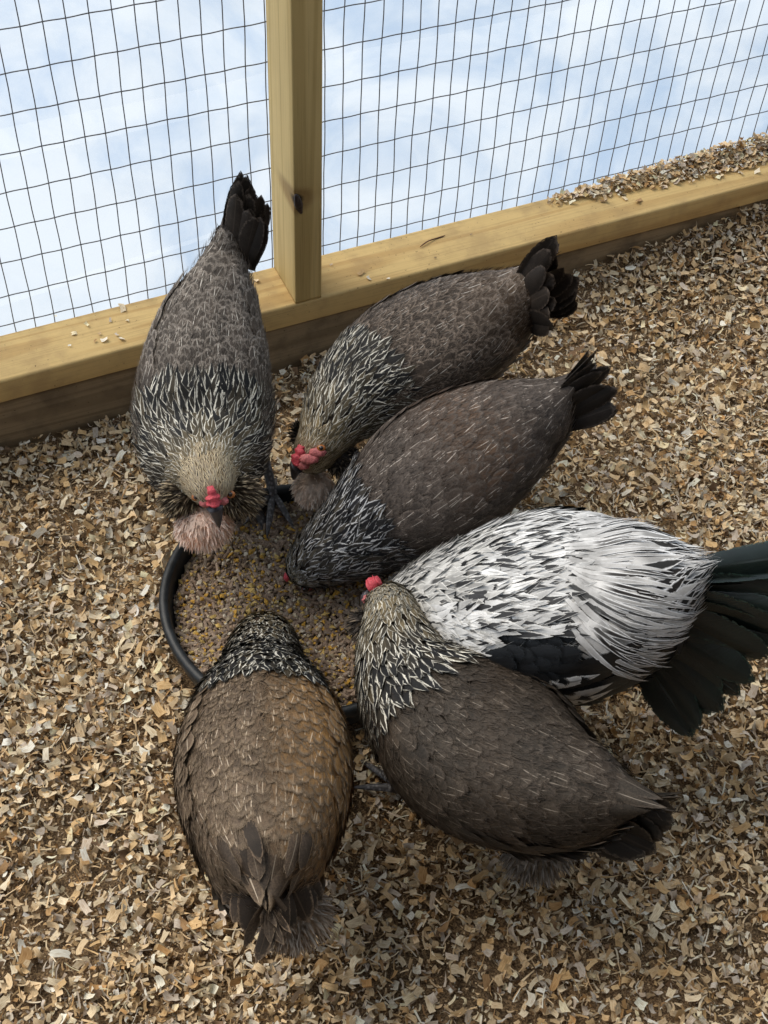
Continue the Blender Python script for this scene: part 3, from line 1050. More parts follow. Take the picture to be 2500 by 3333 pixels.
HACK = feather_mat('silver_laced_hackle', (0.006, 0.006, 0.007), (0.018, 0.017, 0.018), (0.78, 0.74, 0.64), 0.56, 0.86, (0.3, 0.3, 0.3), 0.0, verm=0.6, vmask=(0.05, 0.25), alt=(0.34, 0.26, 0.14), en=0.9, streak=True, fray=0.3)
HACK_D = feather_mat('cool_laced_hackle', (0.006, 0.006, 0.008), (0.018, 0.018, 0.021), (0.56, 0.56, 0.57), 0.54, 0.84, (0.3, 0.3, 0.3), 0.0, verm=0.6, vmask=(0.05, 0.25), alt=(0.28, 0.24, 0.17), en=0.9, streak=True, fray=0.3)
CROWN = feather_mat('cream_crown', (0.10, 0.065, 0.03), (0.26, 0.17, 0.08), (0.56, 0.46, 0.30), 0.35, 0.75, (0.02, 0.018, 0.015), 1.0, sh_w=0.17, alt=(0.52, 0.44, 0.33), verm=0.9)
CROWN_G = feather_mat('grey_crown', (0.12, 0.11, 0.09), (0.22, 0.20, 0.16), (0.46, 0.44, 0.38), 0.40, 0.9, (0.02, 0.02, 0.02), 1.0, sh_w=0.16, alt=(0.34, 0.26, 0.14), verm=0.9)
BEARD = feather_mat('buff_beard', (0.86, 0.62, 0.50), (0.90, 0.70, 0.58), (0.92, 0.76, 0.66), 0.3, 1.0, (0.6, 0.5, 0.4), 0.0, barb=0.1, fray=0)
BEARD_P = feather_mat('pale_beard', (0.72, 0.56, 0.45), (0.80, 0.66, 0.54), (0.82, 0.72, 0.62), 0.3, 1.0, (0.6, 0.5, 0.4), 0.0, barb=0.1, fray=0)
MUFF = feather_mat('dark_muff', (0.03, 0.025, 0.022), (0.09, 0.07, 0.055), (0.24, 0.18, 0.12), 0.5, 1.0, (0.2, 0.2, 0.2), 0.0, barb=0.1, fray=0)
MUFF_B = feather_mat('brown_muff', (0.05, 0.036, 0.025), (0.14, 0.10, 0.06), (0.50, 0.40, 0.26), 0.6, 0.9, (0.2, 0.2, 0.2), 0.0, barb=0.1, fray=0)
FLUFF = feather_mat('grey_fluff', (0.14, 0.12, 0.10), (0.24, 0.21, 0.18), (0.3, 0.27, 0.24), 0.4, 1.0, (0.2, 0.2, 0.2), 0.0, barb=0.1, fray=0)
PALEFLUFF = feather_mat('pale_fluff', (0.34, 0.27, 0.21), (0.46, 0.38, 0.30), (0.5, 0.43, 0.36), 0.4, 1.0, (0.2, 0.2, 0.2), 0.0, barb=0.1, fray=0)
COMB = plain('red_comb', (0.52, 0.065, 0.085), 0.5, 0.35, 500.0, 0.25, 0.5)
FACE = plain('red_face_skin', (0.46, 0.13, 0.13), 0.5, 0.4, 500.0, 0.3, 0.5)
BEAK = plain('dark_horn_beak', (0.045, 0.042, 0.05), 0.35, 0.5, 120.0, 0.5)
IRIS = plain('amber_iris', (0.30, 0.10, 0.02), 0.2, 0.5, 20.0, 0.2)
EYE = plain('eye', (0.02, 0.01, 0.008), 0.12, 0.6, 20.0, 0.1)


def leg_mat():
    m_, gg, b, _ = material('slate_leg_scale', 0.5, 0.4)
    co = gg.n('ShaderNodeTexCoord').outputs['Object']
    vo = gg.n('ShaderNodeTexVoronoi')
    vo.inputs['Scale'].default_value = 260.0
    gg.put(vo.inputs['Vector'], gg.scale(co, (1, 1, 0.6)))
    d = vo.outputs['Distance']
    gg.put(b.inputs['Base Color'], gg.mix(gg.ss(d, 0.1, 0.6), (0.20, 0.19, 0.19), (0.06, 0.055, 0.055)))
    gg.put(b.inputs['Normal'], gg.bump(d, -0.6, 0.001))
    return m_


LEG = leg_mat()

# hen palettes
MA = hen_mats('ash_brown', (0.056, 0.043, 0.034), (0.105, 0.083, 0.067), (0.30, 0.255, 0.215), (0.62, 0.57, 0.50), (0.20, 0.14, 0.085), tk=.5)
MB = hen_mats('walnut', (0.044, 0.032, 0.024), (0.082, 0.060, 0.045), (0.24, 0.185, 0.145), (0.55, 0.50, 0.44), (0.16, 0.095, 0.05), tk=.6)
MC = hen_mats('umber', (0.055, 0.042, 0.035), (0.098, 0.078, 0.066), (0.125, 0.10, 0.084), (0.56, 0.50, 0.44), (0.13, 0.075, 0.045), edge_rng=(0.62, 0.95), sh=.8, verm=1.0)
ME = hen_mats('dark_umber', (0.029, 0.022, 0.016), (0.058, 0.045, 0.033), (0.080, 0.062, 0.048), (0.34, 0.29, 0.24), (0.10, 0.066, 0.042), edge_rng=(0.66, 1.0), sh=0.5, verm=1.0)
MF = hen_mats('golden_brown', (0.090, 0.062, 0.042), (0.165, 0.115, 0.075), (0.22, 0.16, 0.105), (0.58, 0.48, 0.36), (0.46, 0.25, 0.085), edge_rng=(0.60, 0.95), verm=1.0, sh=.8)


def new_part(name, data, mat, parent, kind=None, smooth=True):
    V, F, U, C = data
    o = link(name, mesh(name, V, F, mat, U, C, smooth), parent)
    if kind:
        o['kind'] = kind
    return o


def ellipsoid(c, ax, rad, n=14, m_=10, lump=0.0, seed=0):
    """ax: 3x3 rows of axes"""
    r = np.random.default_rng(seed)
    V, F = [], []
    for a_ in range(m_ + 1):
        t = math.pi * a_ / m_
        for b_ in range(n):
            p = 2 * math.pi * b_ / n
            v = np.array([math.cos(t) * rad[0], math.sin(t) * math.cos(p) * rad[1], math.sin(t) * math.sin(p) * rad[2]])
            if lump:
                v *= 1 + lump * math.sin(5 * t + seed) * math.sin(3 * p + 1)
            V.append(np.asarray(c) + v @ np.asarray(ax))
    for a_ in range(m_):
        for b_ in range(n):
            F.append((a_ * n + b_, a_ * n + (b_ + 1) % n, (a_ + 1) * n + (b_ + 1) % n, (a_ + 1) * n + b_))
    return np.array(V), F


def make_leg(parent, hip, foot, heading, mat=LEG):
    hip, foot = np.asarray(hip, float), np.asarray(foot, float)
    hd = np.array([math.cos(heading), math.sin(heading), 0])
    lt = np.array([-hd[1], hd[0], 0])
    hock = hip * .45 + foot * .55 - hd * 0.022 + np.array([0, 0, .012])
    hock[2] = max(hock[2], foot[2] + 0.06)
    ank = foot + np.array([0, 0, .010])
    P = [hip, (hip + hock) / 2, hock, hock * .5 + ank * .5, ank, foot + hd * .004 + np.array([0, 0, .004])]
    V, F = tube(P, [.017, .013, .0080, .0062, .0062, .0060], 10)
    lg = link('leg', mesh('leg', V, F, mat), parent)
    for an, ln in ((0, .052), (0.6, .044), (-0.6, .044), (math.pi, .024)):
        dr = hd * math.cos(an) + lt * math.sin(an)
        q = [foot + np.array([0, 0, .006]), foot + dr * ln * .35 + np.array([0, 0, .0075]), foot + dr * ln * .75 + np.array([0, 0, .0045]), foot + dr * ln + np.array([0, 0, .002]), foot + dr * (ln + .012) + np.array([0, 0, -.002])]
        V, F = tube(q, [.0052, .0048, .0040, .0028, .0006], 8)
        link('toe', mesh('toe', V, F, mat), lg)
    return lg


def head_parts(root, B, origin, beak_tip, comb_sz, face=True, beak=True, eye_open=True, comb_lift=0.8, comb_pos=0.0):
    """comb, beak, face, eyes built on the head end of the sweep"""
    hc = B.c[-1]
    tip = np.asarray(beak_tip) - origin
    d = tip - hc
    ln = np.linalg.norm(d)
    d = d / ln
    k = int(B.NS * 0.955)
    Lh = B.L[k]
    Lh = Lh - d * (Lh @ d)
    Lh /= np.linalg.norm(Lh)
    Nh = np.cross(d, Lh)
    if Nh @ B.N[k] < 0:
        Nh, Lh = -Nh, -Lh
    if beak:
        P, rd = [], []
        for t in np.linspace(0, 1, 9):
            P.append(hc - d * .006 + d * (ln + .006) * t - Nh * (.30 * ln * t ** 2.2) + Nh * .002)
            rd.append(.0090 * (1 - t) ** .75 + .0006)
        V, F = tube(P, rd, 10)
        bk = link('beak', mesh('beak', V, F, BEAK), root)
        V, F = tube([p - Nh * .0035 - d * .002 for p in P[:7]], [q * .8 for q in rd[:7]], 8)
        link('lower_mandible', mesh('lower_mandible', V, F, BEAK), bk)
    ax = np.array([d, Lh, Nh])
    if comb_sz:
        cc = hc - d * .004 + d * comb_pos + Nh * (B.ab[-1, 1] * comb_lift + .002)
        V, F = ellipsoid(cc, ax, (comb_sz, comb_sz * .56, comb_sz * .55), 16, 12, 0.16, 3)
        link('comb', mesh('comb', V, F, COMB), root)
    rk = float(B.ab[k, 0])
    for s_ in (-1, 1):
        ec = B.c[k] + Lh * s_ * (rk + .0012) + d * .004
        if face:
            V, F = ellipsoid(ec - Lh * s_ * .004 + d * .006 - Nh * .003, ax, (.009, .004, .006), 14, 8, 0.1, 5)
            link('face_skin', mesh('face_skin', V, F, FACE), root)
        V, F = ellipsoid(ec + d * .002, ax, (.0042, .0030, .0042), 12, 8)
        link('eye', mesh('eye', V, F, EYE), root)
    return hc, d, Lh, Nh


def face_parts(root, org, comb_pts, beak_pts, skins, eyes):
    """pea comb, horn beak with mandible, red skin and eyes at surveyed points on the head"""
    P = np.array([at(*p[:3]) for p in comb_pts]) - org
    t = np.linspace(0, 1, 22)
    tk = np.linspace(0, 1, len(P))
    C = np.stack([np.interp(t, tk, P[:, k]) for k in range(3)], -1)
    rad = np.interp(t, tk, [p[3] for p in comb_pts]) * np.sqrt(np.clip(1 - (2 * t - 1) ** 8, .05, 1)) * (1 + .16 * np.sin(t * 25))
    V, F = tube(C, rad, 16)
    V = V + .0009 * np.sin(V * 900)
    cb = link('comb', mesh('comb', V, F, COMB), root)
    P = np.array([at(*p[:3]) for p in beak_pts]) - org
    t = np.linspace(0, 1, 12)
    C = P[0] + (P[1] - P[0]) * t[:, None] + np.array([0, 0, 1.0]) * (.006 * np.sin(np.pi * t))[:, None]
    rd = .0088 * (1 - t ** 1.4) ** .8 + .0006
    V, F = tube(C, rd, 12)
    bk = link('beak', mesh('beak', V, F, BEAK), root)
    V, F = tube(C[:10] - np.array([0, 0, .0055]), rd[:10] * .75, 10)
    link('lower_mandible', mesh('lower_mandible', V, F, BEAK), bk)
    vw_ = -FW
    for (x_, y_, z_, a_, b_) in skins:
        V, F = ellipsoid(at(x_, y_, z_) - org, np.array([RT, UP, vw_]), (a_, b_, .004), 18, 10, 0.14, int(x_))
        link('face_skin', mesh('face_skin', V, F, FACE), root)
    for (x_, y_, z_) in eyes:
        c_ = at(x_, y_, z_) - org
        V, F = ellipsoid(c_, np.array([RT, UP, vw_]), (.0052, .0042, .0030), 16, 10)
        ey = link('eye', mesh('eye', V, F, IRIS), root)
        V, F = ellipsoid(c_ + vw_ * .0016, np.array([RT, UP, vw_]), (.0028, .0028, .0022), 12, 8)
        link('pupil', mesh('pupil', V, F, EYE), ey)


def tail_fan(root, base, tip, up, n_, W, mat, r, spread_h=5.0, spread_v=7.0, tent=0.75, shape=shape_round, curve=0.04, lens=(1.0, 0.72)):
    base, tip = np.asarray(base, float), np.asarray(tip, float)
    d = tip - base
    Ln = np.linalg.norm(d)
    d /= Ln
    lat = np.cross(up, d)
    lat /= np.linalg.norm(lat)
    upn = np.cross(d, lat)
    for s_ in (-1, 1):
        for k in range(n_ // 2):
            av = R(-spread_v * k + r.normal(0, 1.6))
            ah = R(s_ * (2.0 + spread_h * k) + r.normal(0, 1.8) * 1.0)
            dv = d * math.cos(av) + upn * math.sin(av)
            dv = dv * math.cos(ah) + lat * math.sin(ah)
            ln = Ln * (lens[0] + (lens[1] - lens[0]) * k / max(1, n_ // 2 - 1)) * r.uniform(.86, 1.06)
            nrm = upn * (1 - tent) + lat * s_ * tent
            rt = base + lat * s_ * (.003 + .0016 * k) - upn * (.0042 * k) - d * .02
            new_part('tail_feather', big_feather(rt, dv, nrm, ln + .02, W * r.uniform(.8, 1.1), curve * r.uniform(-1.0, 1.6), shape, roll=r.normal(0, .22)), mat, root)


def wing_bulge(t0, t1, thl, amt):
    def f(t, th):
        tt = np.clip((t - t0) / (t1 - t0), 0, 1)
        along = np.sin(np.pi * tt) ** .6
        out = np.zeros_like(t)
        for c in (thl, np.pi - thl):
            d = np.abs((th - c + np.pi) % (2 * np.pi) - np.pi)
            out = out + np.clip(1 - (d / .75) ** 2, 0, 1)
        return amt * along * out
    return f


def chicken(name, label, pts, M, hackle_s, head_s, tail_tip, seed, beak_tip, base_px, group='hens feeding around the rubber pan', category='hen', hack=HACK, crown=CROWN,
            tailW=.026, tail_n=16, alt_fn=None, comb=.010, face=True, wing=(.14, .60), tailspread=(5, 7), beak=True, Lb=(0.030, 0.044), hackL=.034, legs=None, tent=.75, hook=None, tail_root=None, soft=1.0, faces=None, tail_lens=(1.0, .72)):
    r = np.random.default_rng(seed)
    org = at(*base_px, 0.0)
    root = bpy.data.objects.new(name, None)
    COL.objects.link(root)
    root.location = org
    tag(root, label, category, group)
    B = Body(pts, org, wing_bulge(wing[0], wing[1], 0.28, .007))
    hackle_s, head_s = (float(np.interp(q, np.arange(len(pts)), B.knots)) for q in (hackle_s, head_s))
    link('body', B.mesh('body', M['skin']), root)
    if hook:
        hook(root, B, org, r)
    else:
        # contour feathers, larger towards the rump
        s, th = B.rows(0.0, hackle_s + .03, .0066, .0080, r, jit=.38)
        belly = np.abs((th - 1.5 * np.pi + np.pi) % (2 * np.pi) - np.pi) > 0.55
        s, th = s[belly], th[belly]
        f = np.clip(1 - s / hackle_s, 0, 1)
        alt = np.zeros_like(s) if alt_fn is None else alt_fn(s, th) * r.uniform(.6, 1.1, len(s))
        new_part('body_feathers', B.coat(s, th, Lb[0] * .8 + (Lb[1] - Lb[0] * .8) * f ** 1.6, .0128 + .0095 * f ** 1.5, r, lift=.034 * soft, alt=alt, cup=.10, curl=.02, yj=.14), M['body'], root, 'stuff')
        # belly fluff
        s, th = B.rows(0.02, hackle_s, .009, .009, r, 1.5 * np.pi - .8, 1.5 * np.pi + .8)
        new_part('belly_fluff', B.coat(s, th, .030, .012, r, lift=.22, vs=VS5), FLUFF if category == 'hen' else M['body'], root, 'stuff')
    # loose barbs that blur the feather edges
    n_f = 9000 if not hook else 3500
    s = r.uniform(.0, (hackle_s + .05) if not hook else hackle_s, n_f)
    th = r.uniform(-.65, np.pi + .65, n_f)
    wgt = B.samp(B.pt, s, th)
    k_ = r.random(n_f) < wgt / wgt.max()
    s, th = s[k_], th[k_]
    alt = np.zeros_like(s) if alt_fn is None else alt_fn(s, th) * r.uniform(.5, 1.1, len(s))
    onw = np.minimum(np.abs((th + np.pi) % (2 * np.pi) - np.pi), np.abs(th - np.pi)) < .55
    new_part('plumage_barbs', B.coat(s, th, .0115, .0009, r, lift=.16, shape=shape_hair, vs=VS4, ncol=2, yj=.38, base=.0016 + .004 * onw, cup=0, curl=.08, alt=alt), M['barb'], root, 'stuff')
    # hackle
    s, th = B.rows(hackle_s, head_s + .02, .0056, .0062, r, jit=.4)
    f = np.clip((s - hackle_s) / (head_s - hackle_s), 0, 1)
    new_part('hackle_feathers', B.coat(s, th, hackL * (1 - .55 * f), .0125 * (1 - .58 * f), r, lift=.06, yj=.2, shape=shape_point, alt=np.clip(f ** 3 * .6 + r.normal(0, .12, len(f)), 0, 1), cup=.16, base=.0025), hack, root, 'stuff')
    # crown
    s, th = B.rows(head_s - .02, .995, .0032, .0036, r)
    new_part('head_feathers', B.coat(s, th, .0115, .0048, r, lift=.09, shape=shape_point, vs=VS5, alt=np.clip(.25 + .75 * np.clip((s - head_s) / (1 - head_s), 0, 1) ** 1.5 + r.normal(0, .33, len(s)), 0, 1), base=.0012, yj=.2), crown, root, 'stuff')
    if faces:
        face_parts(root, org, *faces)
        dd = at(*beak_tip) - org - B.c[-1]
        head = (B.c[-1], dd / np.linalg.norm(dd), B.L[-4], B.N[-4])
    else:
        head = head_parts(root, B, org, at(*beak_tip), comb, face, beak)
    # tail
    if tail_n:
        tail_fan(root, (B.c[0] + B.T[0] * .02) if tail_root is None else at(*tail_root) - org, at(*tail_tip) - org, np.array([0, 0, 1.0]), tail_n, tailW, M['tail'], r, *tailspread, tent=tent, lens=tail_lens)
    if tail_n and not hook:
        for k in range(12):
            f = (k % 6 - 2.5) / 2.5
            d_ = B.coat(np.array([.018 + .035 * (k // 6)]), np.array([np.pi / 2 - f * 1.15]), .070, .024, r, lift=.05 + .03 * (k // 6), vs=np.linspace(0, 1, 8), base=.003 + .002 * (k // 6), sink=.009, curl=.05, ncol=5)
            new_part('tail_covert', d_, M['wing'] if k < 6 else M['body'], root)
    # folded wings: a raised layer of coverts with long flight feathers below
    if wing and not hook:
        for s_, thc in ((1, 0.0), (-1, np.pi)):
            s, hh = B.rows(wing[0] + .10, wing[1], .0074, .0088, r, -.62, .95, jit=.35)
            fr = np.clip((s - wing[0]) / (wing[1] - wing[0]), 0, 1)
            k_ = (hh < .30 + .55 * fr) & (hh > -.60 + .10 * fr)
            s, hh, fr = s[k_], hh[k_], fr[k_]
            alt = np.zeros_like(s) if alt_fn is None else alt_fn(s, thc + s_ * hh) * r.uniform(.5, 1.0, len(s))
            wg = new_part('wing', B.coat(s, thc + s_ * hh, .034 - .010 * fr, .0165 - .003 * fr, r, lift=.03, base=.0012 + .0032 * np.clip((1 - fr) * 3, 0, 1), alt=alt, yaw=s_ * .05, curl=.02), M['body'], root, 'stuff')
            for k in range(7):
                t0 = np.array([wing[0] + .19 + .016 * k])
                h0 = np.array([thc + s_ * (-.55 + .09 * k)])
                d_ = B.coat(t0, h0, .100 - .005 * k, .0165, r, lift=.012, vs=np.linspace(0, 1, 10), yaw=s_ * (.10 - .03 * k), base=.0042 + .0004 * k, sink=.006, curl=.012, ncol=5, yj=.04)
                new_part('flight_feather', d_, M['wing'], wg)
    # legs
    hd = math.atan2(*(B.T[B.NS // 3][[1, 0]]))
    for s_, k in ((-1, .38), (1, .42)):
        i_ = int(k * B.NS)
        hip = B.c[i_] - np.array([0, 0, B.ab[i_, 2] * .75]) + B.L[i_] * s_ * .035
        ft = None
        if legs:
            ft = at(*legs[0 if s_ < 0 else 1]) - org
        else:
            ft = hip + B.T[i_] * np.array([1, 1, 0]) * .012
            ft[2] = float(ground(ft[0] + org[0], ft[1] + org[1])) + .006
        make_leg(root, hip, ft, hd)
    return root, B, org, head, r


def rr3(v):
    return (v, v, v)


# --- hen facing out of the pen side, looking up from the pan
A_PTS = [(499, 498, .320, .013, .012, .013), (489, 548, .292, .025, .021, .026), (475, 612, .270, .040, .036, .045), (456, 700, .245, .057, .054, .065), (445, 800, .222, .072, .066, .080),
         (441, 900, .198, .082, .072, .090), (440, 960, .197, .079, .060, .085), (440, 988, .209, .064, .050, .068), (442, 1006, .224, .045, .040, .046),
         (446, 1018, .240, .033, .031, .033), (452, 1040, .248, .028, .026, .027), (459, 1066, .246, .023, .021, .022), (465, 1087, .238, .013, .012, .013)]
rA = chicken('hen', 'ash brown laced hen standing against the pine sill, pale beard and red comb raised', A_PTS, MA, 5.6, 9.2, (514, 380, .402), 31, (473, 1136, .210), (440, 960),
             tailW=.026, tail_lens=(1.0, .55), tailspread=(0.6, 1.0), hackL=.040, legs=((568, 1140, .034), (590, 1075, .055)),
             faces=([(455, 1052, .2660, .0036), (457, 1062, .2640, .0050), (461, 1080, .2570, .0074), (464, 1096, .2490, .0062)], [(463, 1092, .2440), (474, 1140, .2080)],
                    [(444, 1086, .2480, .0065, .0050), (481, 1082, .2470, .0060, .0050)], [(424, 1074, .2510), (498, 1068, .2500)]),
             alt_fn=lambda s, th: np.clip((.45 - np.abs(s - .35)) * 1.2, 0, 1) * (np.sin(th) < .55) * .5)
root, B, org, (hc, d, Lh, Nh), r = rA
dn = np.array([0, 0, -1.0])
new_part('beard', puff(at(440, 1132, .176) - org, (.032, .028, .024), d * .5 + dn * .3, 2600, .0085, .0026, r), BEARD, root, 'stuff')
for px_, s_ in ((396, -1), (515, 1)):
    new_part('cheek_muff', puff(at(px_, 1070, .204) - org, (.021, .019, .019), (at(px_ + 60 * s_, 1090, .19) - at(450, 1050, .22)) * 9, 1500, .0125, .0024, r), MUFF_B, root, 'stuff')

# --- hen along the sill behind
B_PTS = [(1142, 600, .300, .018, .016, .018), (1105, 640, .280, .042, .040, .045), (1040, 690, .250, .063, .060, .070), (950, 742, .222, .078, .070, .085),
         (860, 795, .200, .082, .072, .085), (795, 835, .192, .070, .064, .070), (752, 868, .190, .055, .052, .050), (720, 908, .190, .042, .040, .038),
         (697, 948, .182, .031, .030, .030), (672, 985, .166, .025, .024, .024), (652, 1004, .153, .014, .014, .014)]
rB = chicken('hen', 'walnut brown hen beside the sill, rust tinged rump, bright red comb over a buff beard', B_PTS, MB, 5.0, 8.2, (1195, 530, .375), 32, (630, 1040, .118), (930, 850),
             tailW=.030, tail_lens=(1.0, .45), tailspread=(2.0, 5), faces=([(652, 964, .1880, .0045), (648, 976, .1860, .0064), (643, 992, .1800, .0074), (640, 1006, .1720, .0058)], [(643, 1004, .1660), (633, 1036, .1380)],
                    [(668, 991, .1870, .0110, .0065), (686, 977, .1930, .0095, .0060), (655, 1004, .1770, .0075, .0060)], [(694, 968, .1975)]), alt_fn=lambda s, th: np.clip(.35 - s, 0, 1) * 2.0)
root, B, org, (hc, d, Lh, Nh), r = rB
new_part('beard', puff(at(678, 1052, .108) - org, (.024, .024, .020), d * .3 + dn * .5, 2200, .0085, .0026, r), BEARD_P, root, 'stuff')
for px_, py_ in ((738, 990), (665, 940)):
    new_part('cheek_muff', puff(at(px_, py_, .158) - org, (.017, .017, .018), -d * .5 + dn * .2, 900, .011, .0028, r), MUFF, root, 'stuff')

# --- hen with its head down in the feed
C_PTS = [(1212, 845, .282, .018, .016, .018), (1170, 880, .263, .042, .040, .048), (1095, 930, .240, .064, .060, .070), (1000, 992, .215, .080, .072, .085),
         (905, 1057, .190, .083, .073, .085), (832, 1110, .165, .072, .065, .070), (778, 1150, .142, .058, .054, .052), (724, 1184, .118, .046, .044, .040),
         (684, 1208, .094, .035, .034, .032), (657, 1228, .074, .026, .025, .025), (642, 1246, .058, .014, .014, .014)]
rC = chicken('hen', 'umber hen with black tail, its black and white laced head bent down into the feed', C_PTS, MC, 5.3, 8.8, (1298, 756, .335), 33, (640, 1262, .040), (960, 1120),
             soft=.6, hack=HACK_D, crown=CROWN_G, hackL=.036, tailW=.029, tail_lens=(1.0, .62), tailspread=(1.8, 3.6), comb=.008, alt_fn=lambda s, th: np.clip(1 - np.abs(s - .33) * 6, 0, 1) * (np.sin(th) > .3))
root, B, org, (hc, d, Lh, Nh), r = rC
new_part('beard', puff(hc - Nh * .018 - d * .012, (.020, .020, .018), d * .1 - Nh * .6, 500, .015, .0034, r), MUFF, root, 'stuff')

# --- dark hen, head up, turned to the pan
E_PTS = [(1335, 1728, .254, .027, .024, .027), (1282, 1716, .244, .046, .042, .052), (1190, 1692, .226, .064, .060, .076), (1100, 1650, .210, .082, .072, .090),
         (1010, 1592, .200, .088, .074, .090), (938, 1528, .196, .078, .068, .078), (888, 1465, .197, .062, .058, .058), (862, 1405, .203, .048, .046, .044),
         (850, 1352, .208, .036, .035, .034), (838, 1310, .208, .028, .028, .028), (818, 1286, .200, .016, .016, .016)]
rE = chicken('hen', 'dark umber hen with grey crown pressed against the white rooster', E_PTS, ME, 5.5, 8.3, (1488, 1742, .262), 34, (785, 1300, .178), (1040, 1720),
             soft=.5, crown=CROWN_G, tailW=.040, tail_lens=(1.0, .62), tailspread=(2.2, 3.2), legs=((1010, 1720, .01), (868, 1712, .008)), faces=([(822, 1254, .2290, .0060), (810, 1262, .2250, .0085), (797, 1272, .2180, .0070)], [(800, 1292, .2030), (782, 1312, .1760)],
                    [(806, 1296, .2120, .0110, .0070), (816, 1312, .2130, .0080, .0060)], [(818, 1302, .2180)]), alt_fn=lambda s, th: .35 * np.clip(np.sin(s * 19 + 3 * np.cos(th)), 0, 1))
root, B, org, (hc, d, Lh, Nh), r = rE
for px_, py_, pz_ in ((797, 1346, .207), (868, 1300, .186)):
    new_part('cheek_muff', puff(at(px_, py_, pz_) - org, (.017, .017, .017), d * .2 + dn * .3, 1000, .011, .0028, r), MUFF, root, 'stuff')

# --- white rooster
ROO_BLACK = feather_mat('rooster_black', (0.007, 0.008, 0.010), (0.014, 0.016, 0.019), (0.02, 0.024, 0.028), 0.85, 1.0, (0.03, 0.03, 0.03), 0.3, rough=0.42, sheen=0.45)
ROO_TAIL = feather_mat('rooster_green_black', (0.005, 0.009, 0.008), (0.009, 0.020, 0.015), (0.016, 0.034, 0.026), 0.85, 1.0, (0.05, 0.06, 0.06), 0.5, barb=0.45, rough=0.27, sheen=0.6, fray=0.05)
ROO_WHITE = feather_mat('rooster_white', (0.66, 0.66, 0.66), (0.78, 0.77, 0.75), (0.84, 0.83, 0.81), 0.6, 1.0, (0.02, 0.02, 0.02), 0.5, sh_w=0.10, verm=0.5, barb=0.15, alt=(0.02, 0.02, 0.024))
ROO_HACK = feather_mat('rooster_hackle', (0.60, 0.59, 0.57), (0.72, 0.71, 0.68), (0.82, 0.81, 0.78), 0.5, 0.9, (0.012, 0.012, 0.014), 1.0, sh_w=0.40, verm=0.5, barb=0.15, alt=(0.03, 0.03, 0.03))
ROO_SADDLE = feather_mat('rooster_saddle', (0.60, 0.59, 0.58), (0.70, 0.69, 0.68), (0.85, 0.85, 0.86), 0.45, 0.8, (0.02, 0.017, 0.016), 1.0, sh_w=0.36, verm=0.4, barb=0.12, alt=(0.03, 0.03, 0.03))
MD = dict(barb=ROO_WHITE, body=ROO_BLACK, tail=ROO_TAIL, wing=ROO_BLACK, skin=plain('rooster_underdown', (0.02, 0.02, 0.022), 0.9, 0.1, 300.0, 0.4))
D_PTS = [(1452, 1245, .300, .030, .028, .030), (1402, 1262, .286, .060, .056, .068), (1332, 1290, .262, .080, .076, .100), (1242, 1306, .242, .094, .088, .114),
         (1142, 1310, .224, .096, .086, .110), (1062, 1308, .206, .086, .078, .090), (992, 1306, .186, .072, .065, .066), (927, 1312, .160, .054, .051, .050),
         (874, 1322, .128, .040, .038, .038), (836, 1340, .100, .029, .028, .028), (812, 1358, .080, .015, .015, .015)]


